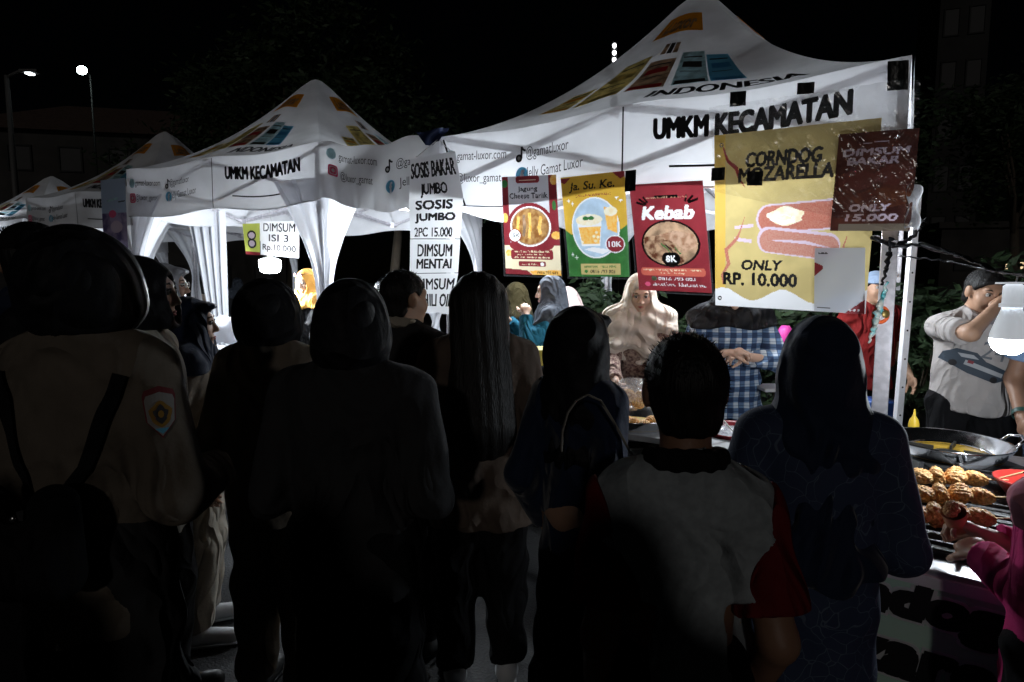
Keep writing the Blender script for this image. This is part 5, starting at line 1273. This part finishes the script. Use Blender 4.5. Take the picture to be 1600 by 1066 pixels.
for k, (px, py, lab) in enumerate(((1480, 748, 'skewer of golden dumplings farthest up the grill, below the pan'), (1486, 776, 'middle skewer of dumplings on the grill'), (1480, 808, 'nearest skewer of dumplings beside the child hands'))):
    skewer(lab, px, py, CH+.065, R(-8+5*k % 3))
# big frying pan on stove
wpp = P(1483, 688, 2.36)
stove('sooty gas stove under the big steel frying pan', Vector((wpp.x, wpp.y, CH+.001)), max(.06, wpp.z-.115-CH))
wk = wok('big shiny steel frying pan with oil and loop handles by the corner post', wpp, .205); wk.rotation_euler = (0, 0, R(-10))
g = MB(); c = P(1428, 660, 2.68); g.lathe([(.0001, 0), (.022, 0), (.022, .09), (.018, .11), (.006, .13), (.003, .16), (.0001, .16)], (c.x, c.y, CH+.001), 20)
tag(g.build('sauce_bottle', mat('yellow_plastic', (.75, .5, .04), .4), None, True), 'yellow squeeze bottle behind the big steel pan', 'bottle')
# metal tray, red bowl, stick
c = P(1572, 745, 2.05); g = MB(); g.box((0, 0, 0), (.22, .16, .004)); 
tr_ = thing('metal_tray', 'small steel tray at the right of the grill', 'tray', (c.x+.02, c.y, CH+.004), R(-30)); g.build('tray_base', chrome, tr_)
for a, b_, w_ in (((-.11, -.08), (.11, -.08), 0), ((-.11, .08), (.11, .08), 0), ((-.11, -.08), (-.11, .08), 0), ((.11, -.08), (.11, .08), 0)):
    g = MB(); g.bar((*a, .02), (*b_, .02), .004, .04); g.build('tray_rim', chrome, tr_)
c = P(1622, 800, 1.9); g = MB(); g.lathe([(.0001, -.08), (.07, -.08), (.12, -.01), (.125, 0), (.115, 0), (.065, -.07), (.0001, -.07)], (c.x, c.y, CH+.09), 36)
tag(g.build('red_bowl', mat('red_plastic', (.30, .02, .015), .35), None, True), 'red plastic bowl at the right edge above the pink hoodie', 'bowl')
g = MB(); g.tube([P(1560, 748, 1.95), P(1612, 735, 1.85)], .0035, 6); tag(g.build('cooking_stick', stick_m), 'pale wooden stick lying over the tray at right', 'stick')

# food in the child's hands
hp = P(1492, 824, 1.50)
fr = thing('food_cup', 'paper cup of fried food in the hands of the child in pink', 'paper cup', hp+Vector((0, 0, .02))); fr.scale = (.75,)*3; fr.rotation_euler = (.3, -.5, 0)
g = MB(); g.lathe([(.0001, -.05), (.026, -.05), (.038, .04), (.036, .04), (.024, -.046), (.0001, -.046)], n=24); g.build('cup', mat('brown_paper', (.45, .2, .1), .7), fr, True)
for k in range(3): o = link('fried_piece', lumps[k], fried, fr); o.location = (.012*(k-1), .01*k, .045); o.scale = (.7,)*3

# ------------------------------------------------------------------ details on people
# sleeve badge and straps of the left woman
def badge(p):
    sh = [(-.034, .034), (-.030, .046), (0, .056), (.030, .046), (.034, .034), (.030, -.02), (0, -.056), (-.030, -.02)]
    p.poly([(x*.95, y*1.0) for x, y in sh], mat('badge_red', (.14, .02, .025), .8), 1); p.poly([(x*.86, y*.84-.004) for x, y in sh], mat('badge_white', (.25, .24, .23), .8), 2)
    p.disc(0, -.004, .022, .026, mat('badge_gold', (.26, .14, .02), .7), 3, 20, .1); p.disc(0, -.004, .014, .018, ink_soft, 4, 16, .2); p.disc(0, -.004, .006, .008, MATS['badge_gold'], 5, 10)
    p.poly([(-.014, -.034), (.014, -.034), (0, -.046)], sky_ink, 4); p.text('POLICE', -.022, .036, .022, .044, MATS['badge_gold'], 2) if False else None
decal_on(p1, 'shirt', (.175, -.03, 1.235), (.75, .65, 0), (.0, 0, 1), (-.62, .80, 0), badge, 'sleeve_badge', .004)
def strap_path(p, pts, w, m): p.line(pts, w, m, 1)
decal_on(p1, 'shirt', (0, 0, 1.2), (1, 0, 0), (0, 0, 1), (0, 1, 0), lambda p: p.line([(-.13, .13), (-.125, .05), (-.10, -.08), (-.06, -.16)], .028, black_cl, 1), 'backpack_strap', .008)
decal_on(p1, 'shirt', (0, 0, 1.2), (1, 0, 0), (0, 0, 1), (0, 1, 0), lambda p: p.line([(.13, .12), (.10, .04), (.06, -.08), (.0, -.16)], .026, black_cl, 1), 'backpack_strap', .008)
bp = thing('backpack', 'small dark backpack on the back of the khaki-shirt woman at far left', 'backpack', w1((-.03, -.17, .98)))
f, lo, hi = field([f_cone((-.07, 0, -.10), (-.07, 0, .05), .05, .045), f_cone((.07, 0, -.10), (.07, 0, .05), .05, .045), f_ell((0, -.02, -.06), (.09, .06, .08))], .03); V, F = nets(f, lo, hi, .01); link('bag_body', np_mesh('bag_body', V, F), black_cl, bp, True)
for sx in (-.045, .03): g = MB(); g.ball((sx, -.055, .045), (.007, .004, .007), 10); g.build('rivet', steel, bp, True)
# strap of the girl in the brimmed scarf
ribbon('bag_strap', 'light beige shoulder strap across the girl in the brimmed scarf', 'bag strap', [P(877, 704, 1.50), P(879, 672, 1.50), P(887, 645, 1.505), P(900, 626, 1.51), P(918, 617, 1.52), P(938, 626, 1.53), P(958, 658, 1.53), P(980, 698, 1.53), P(1003, 737, 1.53)], [.016, .016, .015, .014, .012, .010, .008, .008, .008], fabric('beige_strap', (.36, .34, .31)), flat=.2, nz=0)
# raglan sleeves of the boy: red upper arm covers
for sd_ in (-1, 1):
    a, e, wv, _ = i10['arms'][sd_]; f, lo, hi = field([f_cone(a+(e-a)*.02, a.lerp(e, .80), .070, .074)], .01)
    n_ = np3((e-a).normalized()); c_ = np3(a.lerp(e, .80)); cut2 = np3(a)
    def fq(p, f=f, n_=n_, c_=c_, cut2=cut2, sd_=sd_): return smax(smax(f(p), (p-c_)@n_, .004), -((p-cut2)@np.array((sd_*.85, 0, -.35))-.030), .004)+.004*np.sin(p[:, 2]*45+p[:, 0]*20)
    V, F = nets(fq, lo, hi, .007); link('sleeve', np_mesh('sleeve', V*i10['s'], F), red_cl, p10, True, 'dark red raglan sleeve')
# print on the tee of the man
def car(p):
    p.poly([(-.14, .02), (-.10, .055), (-.02, .06), (.03, .03), (.13, .015), (.14, -.03), (.10, -.06), (-.02, -.05), (-.14, -.02)], mat('tee_print_dark', (.035, .05, .07), .7), 1)
    p.poly([(-.05, .012), (.12, -.005), (.12, -.025), (-.05, -.012)], mat('tee_print_grey', (.35, .36, .38), .7), 2); p.rect(-.04, .0, -.015, .015, red_paper, 3)
    p.poly([(-.09, .035), (-.03, .045), (0, .03), (-.07, .02)], MATS['tee_print_grey'], 2)
    p.disc(-.09, -.02, .016, .016, ink, 3, 14); p.disc(.09, -.045, .016, .016, ink, 3, 14)
MU = Vector((-.97, 0, .22)); MV = Vector((.22, 0, .97))
decal_on(s5, 'shirt', (.045, 0, 1.10), (-.95, 0, -.30), (-.30, 0, .95), (0, -1, 0), car, 'car_print', .003)
decal_on(s5, 'shirt', (.0, 0, 1.17), (-.97, 0, -.2), (-.2, 0, .97), (0, -1, 0), lambda p: p.text('24', -.03, -.035, .08, .05, mat('tee_print_num', (.12, .13, .15), .7), 1), 'number_print', .003)
# glasses of grey scarf woman, sunglasses of mustard scarf seller
def glasses(root, info, y0, z0, m, tilt=0):
    hc, Hm, s = info['hc'], info['Hm'], info['s']; q = lambda v: (hc+Hm @ Vector(v))*s
    g = MB()
    for sx in (-1, 1):
        pts = [q((sx*(.030+.020*math.cos(t)), y0, z0+.015*math.sin(t))) for t in [2*math.pi*k/14 for k in range(15)]]; g.tube(pts, .0022, 5)
        g.tube([q((sx*.05, y0, z0+.003)), q((sx*.074, y0-.06, z0+.005))], .002, 5)
    g.tube([q((-.01, y0, z0+.004)), q((.01, y0, z0+.004))], .002, 5); o = g.build('frame', m, root, True)
    return o
def sep(root, o, name, label, cat):
    pass
gl = thing('glasses', 'white-rimmed glasses on the woman in the light grey headscarf', 'glasses', p3.location, p3.rotation_euler.z); glasses(gl, i3, .098, .008, mat('white_rim', (.8, .8, .8), .3))
gl = thing('sunglasses', 'brown sunglasses pushed up on the mustard headscarf', 'sunglasses', s1.location, s1.rotation_euler.z); glasses(gl, is1, .085, .085, mat('brown_rim', (.12, .04, .03), .3))
for sx in (-1, 1):
    g = MB(); hc, Hm, s = is1['hc'], is1['Hm'], is1['s']; g.ball((hc+Hm @ Vector((sx*.030, .083, .087)))*s, (.020, .005, .015), 12); g.build('lens', mat('brown_lens', (.06, .02, .02), .1), gl, True)
# watch
a, e, wv, _ = is6['arms'][1]; g = MB(); s = is6['s']; dd = (wv-e).normalized(); c = wv-dd*.03
g.tube([(c-dd*.012)*s, (c+dd*.012)*s], .034*s, 20, cap=False); g.build('watch', mat('dark_green_strap', (.02, .06, .05), .5), s6, True)

# yellow balloons at the left edge, odd goods
for k, (px, py, r_) in enumerate(((4, 392, .055), (12, 398, .05), (-6, 402, .06), (8, 386, .045))):
    c = P(px, py, 3.1); g = MB(); g.ball((0, 0, 0), (r_, r_, r_*1.15), 20); g.lathe([(.004, -r_*1.13), (.009, -r_*1.22), (.0001, -r_*1.22)], n=10)
    o = g.build('balloon', mat('yellow_balloon', (.80, .55, .05), .3, trans=.4), None, True); o.location = c
    tag(o, ('yellow balloon at the left edge, front', 'yellow balloon nearest the man in the cap', 'yellow balloon cut by the left frame edge', 'topmost yellow balloon at the left edge')[k], 'balloon', 'bunch of yellow balloons')
g = MB(); c = P(835, 556, 3.75); g.box(c, (.30, .22, .10)); tag(g.build('food_box', mat('yellow_box', (.75, .60, .12), .6), bevel=.006), 'yellow and white food box on the stall table left of the brimmed scarf', 'box')
g = MB(); c = P(1218, 606, 3.6); g.box(c, (.26, .2, .02)); tag(g.build('white_tray', paper_white, bevel=.004), 'white tray behind the elbow of the plaid shirt', 'tray')
g = MB(); c = P(1226, 535, 4.6); g.lathe([(.0001, -.12), (.05, -.12), (.05, .1), (.03, .13), (.0001, .13)], c, 20); tag(g.build('pink_bottle', mat('magenta_plastic', (.6, .05, .3), .4), None, True), 'magenta bottle behind the plaid shirt seller', 'bottle')
g = MB(); c = P(1368, 640, 4.0); g.lathe([(.0001, -.14), (.10, -.14), (.12, .06), (.125, .07), (.0001, .07)], c, 28); tag(g.build('blue_bucket', mat('blue_plastic', (.03, .08, .28), .4), None, True), 'blue bucket behind the gazebo post', 'bucket')
for c_, lab, m_, sz in ((P(598, 452, 4.9), 'small plastic bag of snacks at the lit gazebo table', bag_m, .07), (P(355, 515, 4.7), 'white plastic bag on the table of the lit gazebo', drape_cloth, .13), (P(393, 512, 4.7), 'crumpled white bag beside the lamp in the lit gazebo', drape_cloth, .11), (P(505, 525, 4.6), 'open clear food bag held up behind the round scarf', bag_m, .10)):
    g = MB(); grid_mesh(lambda u, v: c_+Vector(((sz*(.5+.5*math.sin(math.pi*min(v*.8+.1, 1)))+.012*math.sin(u*37+v*13))*math.cos(2*math.pi*u), sz*.7*math.sin(2*math.pi*u)*(.5+.5*math.sin(math.pi*min(v*.8+.1, 1))), (v-.5)*sz*1.6+.01*math.sin(u*20))), 30, 14, g)
    tag(g.build('plastic_bag', m_, None, True), lab, 'plastic bag')
# ------------------------------------------------------------------ far things
lampm = mat('floodlight_glow', (.9, 1, 1), .4, emit=(.82, 1, .96), estr=30)
def street_lamp(label, base, h, arm, glow, size, mt='galvanised', grp='street lamps behind the stalls'):
    MATS['dark_steel2'] = mat('mast_paint', (.004, .004, .004), .6); mat('galvanised', (.10, .10, .10), .6, metal=.1)
    root = thing('street_lamp', label, 'street lamp', base, 0, grp)
    g = MB(); g.tube([(0, 0, 0), (0, 0, h)], [.11, .055], 12); g.build('pole', MATS[mt], root, True)
    g = MB(); g.tube([(0, 0, h-.05), (arm*.5, 0, h+.10), (arm, 0, h+.12)], .04, 8); g.build('arm', MATS[mt], root, True)
    g = MB(); g.box((arm, 0, h+.10), (.5, .22, .09)); hd = g.build('lamp_head', MATS[mt], root, bevel=.02)
    g = MB(); g.box((arm, -.02, h+.04), (size, .16, .05)); g.build('lamp_glass', glow, hd)
    return root
b = P(10, 118, 17.0); top = P(8, 118, 17.0)
street_lamp('tall grey street lamp at the left edge with a small lit head', (b.x, b.y, 0), top.z, P(54, 124, 17).x-b.x-.1, mat('small_glow', (1, 1, 1), .4, emit=(.9, .97, 1), estr=4), .16)
b = P(128, 110, 24); z = P(128, 110, 24).z
r = thing('floodlight_mast', 'tall dark mast with a very bright white floodlight, upper left', 'floodlight', (b.x, b.y, 0))
g = MB(); g.tube([(0, .45, 0), (0, .45, z)], [.07, .03], 12); g.build('pole', MATS['dark_steel2'], r, True)
g = MB(); g.bar((0, .35, z), (0, .1, z), .06); g.build('bracket', MATS['dark_steel2'], r)
g = MB(); g.ball((0, 0, z), (.19, .12, .16), 16); g.build('floodlight', lampm, r, True)
# mast with four lamps
b = P(953, 440, 60); mast = thing('radio_mast', 'distant thin mast carrying a column of four white lights', 'mast', (b.x, b.y, 0))
zt = P(953, 66, 60).z; dk = mat('dark_steel', (.05, .05, .05), .6, metal=.4)
for k in range(3):
    a = 2*math.pi*k/3; g = MB(); g.tube([(.9*math.cos(a), .9*math.sin(a), 0), (.25*math.cos(a), .25*math.sin(a), zt)], .06, 6); g.build('leg', dk, mast)
g = MB()
for i in range(16):
    for k in range(3):
        a, c = 2*math.pi*k/3, 2*math.pi*(k+1)/3; z0, z1 = zt*i/16, zt*(i+1)/16; r0, r1 = .9-.65*i/16, .9-.65*(i+1)/16
        g.bar((r0*math.cos(a), r0*math.sin(a), z0), (r1*math.cos(c), r1*math.sin(c), z1), .05)
o = g.build('lattice', dk, mast)
ml = mat('mast_glow', (1, 1, 1), .4, emit=(.95, .97, 1), estr=4)
for py in (74, 85, 96, 117): g = MB(); g.ball((0, -.4, P(953, py, 60).z), (.20, .14, .24), 12); g.build('mast_light', ml, mast, True)
# buildings in the dark
wall_d = mat('dark_render', (.045, .042, .04), .9, noise=.4, nscale=.6); wall_t = mat('tower_concrete', (.03, .03, .03), .9, noise=.3, nscale=.4); winm = mat('unlit_glass', (.02, .02, .022), .6); roof_m = mat('roof_tiles', (.09, .06, .05), .8, noise=.3)
def building(label, c, w, d, h, rz, rows, cols, wm, lit=(), roof='flat', ws=(1.0, 1.3)):
    root = thing('building', label, 'building', c, rz)
    g = MB(); g.box((0, d/2, h/2), (w, d, h)); g.build('wall', wm, root)
    if roof == 'flat': g = MB(); g.box((0, d/2, h+.15), (w+.5, d+.5, .3)); g.build('roof', wm, root)
    else:
        g = MB(); g.add([(-w/2-.5, -.5, h), (w/2+.5, -.5, h), (w/2+.5, d+.5, h), (-w/2-.5, d+.5, h), (-w/4, d/2, h+2.4), (w/4, d/2, h+2.4)], [(0, 1, 5, 4), (1, 2, 5), (2, 3, 4, 5), (3, 0, 4), (3, 2, 1, 0)]); g.build('roof', roof_m, root)
    for r_ in range(rows):
        for c_ in range(cols):
            x = -w/2+(c_+.5)*w/cols; z = (r_+.55)*h/rows
            g = MB()
            for a in ((x-ws[0]/2, 0), (x+ws[0]/2, 0)): g.box((a[0], -.03, z), (.08, .1, ws[1]))
            for q in (z-ws[1]/2, z+ws[1]/2): g.box((x, -.03, q), (ws[0]+.08, .12, .08))
            f_ = g.build('window', wall_t, root); g = MB(); g.box((x, -.005, z), (ws[0]-.06, .02, ws[1]-.06)); g.build('pane', lit[(r_, c_)] if (r_, c_) in lit else winm, f_)
    return root
warm = mat('warm_window', (1, .8, .5), .5, emit=(1, .72, .42), estr=1.1)
b = P(1478, 440, 38); building('tall dark apartment tower at the upper right', (b.x, b.y, 0), 2.6, 5, 28, R(-20), 9, 2, wall_t, ws=(.8, 1.6))
b = P(1575, 440, 30); building('low dark building with two warm lit windows at right', (b.x+1.5, b.y, 0), 9, 6, 4.2, R(-10), 1, 4, wall_d, lit={(0, 1): warm, (0, 2): warm}, ws=(.9, .42))
b = P(200, 440, 34); building('wide dark building with hipped roof behind the left gazebos', (b.x, b.y, 0), 17, 8, 9.6, R(12), 3, 7, wall_d, roof='hip', ws=(1.1, 1.3))
# trees and shrubs
leafm = [mat('leaf_dark', (.025, .045, .02), .6, trans=.2), mat('leaf_mid', (.04, .07, .03), .6, trans=.2)]; barkm = mat('bark', (.07, .055, .04), .9, bump=.8, bscale=20)
def tree(label, x, y, h, cr, nleaf, leaf, seed, group='trees behind the stalls', trunk=.5, name='tree'):
    rs = random.Random(seed); root = thing(name, label, name, (x, y, 0), rs.uniform(0, 6), group)
    g = MB(); tz = h*trunk; g.tube([(0, 0, 0), (.05*h*.3, 0, tz*.5), (0, .03*h, tz)], [.035*h*.7, .025*h*.7, .018*h*.7], 9)
    cl = []
    for k in range(8):
        a = k*2.4+rs.random(); q = Vector((cr*.6*math.cos(a)*rs.uniform(.4, 1), cr*.6*math.sin(a)*rs.uniform(.4, 1), tz+(h-tz)*rs.uniform(.15, .85))); cl.append(q)
        g.tube([(0, .03*h, tz*.85), q*.5+Vector((0, 0, tz*.45)), q], [.012*h*.7, .008*h*.7, .003*h], 6)
    g.build('trunk', barkm, root, True)
    g = MB(); sub = [c+Vector((rs.gauss(0, .35), rs.gauss(0, .35), rs.gauss(0, .3)))*cr for c in cl for _ in range(5)]
    for i in range(nleaf):
        c = rs.choice(sub); p = c+Vector((rs.gauss(0, .16), rs.gauss(0, .16), rs.gauss(0, .13)))*cr
        u = Vector((rs.gauss(0, 1), rs.gauss(0, 1), rs.gauss(0, .5))).normalized(); v = u.cross(Vector((rs.gauss(0, 1), rs.gauss(0, 1), rs.gauss(0, 1)))).normalized(); s_ = leaf*rs.uniform(.6, 1.3)
        g.add([p-u*s_, p+v*s_*.35, p+u*s_, p-v*s_*.35], [(0, 1, 2, 3)], rs.randrange(2))
    g.build('crown', leafm, root)
b = P(345, 440, 12.5); tree('leafy tree between the lit and third gazebos', b.x, b.y, 5.6, 1.5, 9000, .07, 1)
b = P(455, 440, 17); tree('tall dark tree behind the lit gazebo peak', b.x, b.y, 9, 2.6, 9000, .12, 2)
b = P(1590, 440, 14); tree('dark tree at the right edge beyond the man in the tee', b.x, b.y, 6.2, 1.8, 7000, .09, 3)
b = P(1270, 440, 11); tree('dark tree behind the big gazebo', b.x, b.y, 4.2, 1.5, 6000, .08, 4)
b = P(615, 440, 9.5); tree('tree with patchy bark seen right of the lit gazebo leg', b.x, b.y, 4.6, 1.3, 5000, .07, 6, trunk=.6)
GS = 'dark shrubs behind the sellers'
for k, (px, Y, h, lab) in enumerate(((1070, 5.9, 1.55, 'dark leafy shrub between the beige scarf and the plaid shirt'), (1225, 5.6, 1.45, 'dark leafy shrub right of the plaid shirt'), (1440, 5.0, 1.55, 'shrub with big dull leaves left of the man in the tee'), (1500, 5.6, 1.75, 'tall shrub behind the man in the tee'), (1610, 4.8, 1.6, 'shrub at the right edge behind the bulb'), (960, 6.6, 1.5, 'dark shrub behind the beige scarf seller'))):
    tree(lab, at(px, Y), Y, h, .55, 1500, .075, 20+k, GS, .25, 'shrub')
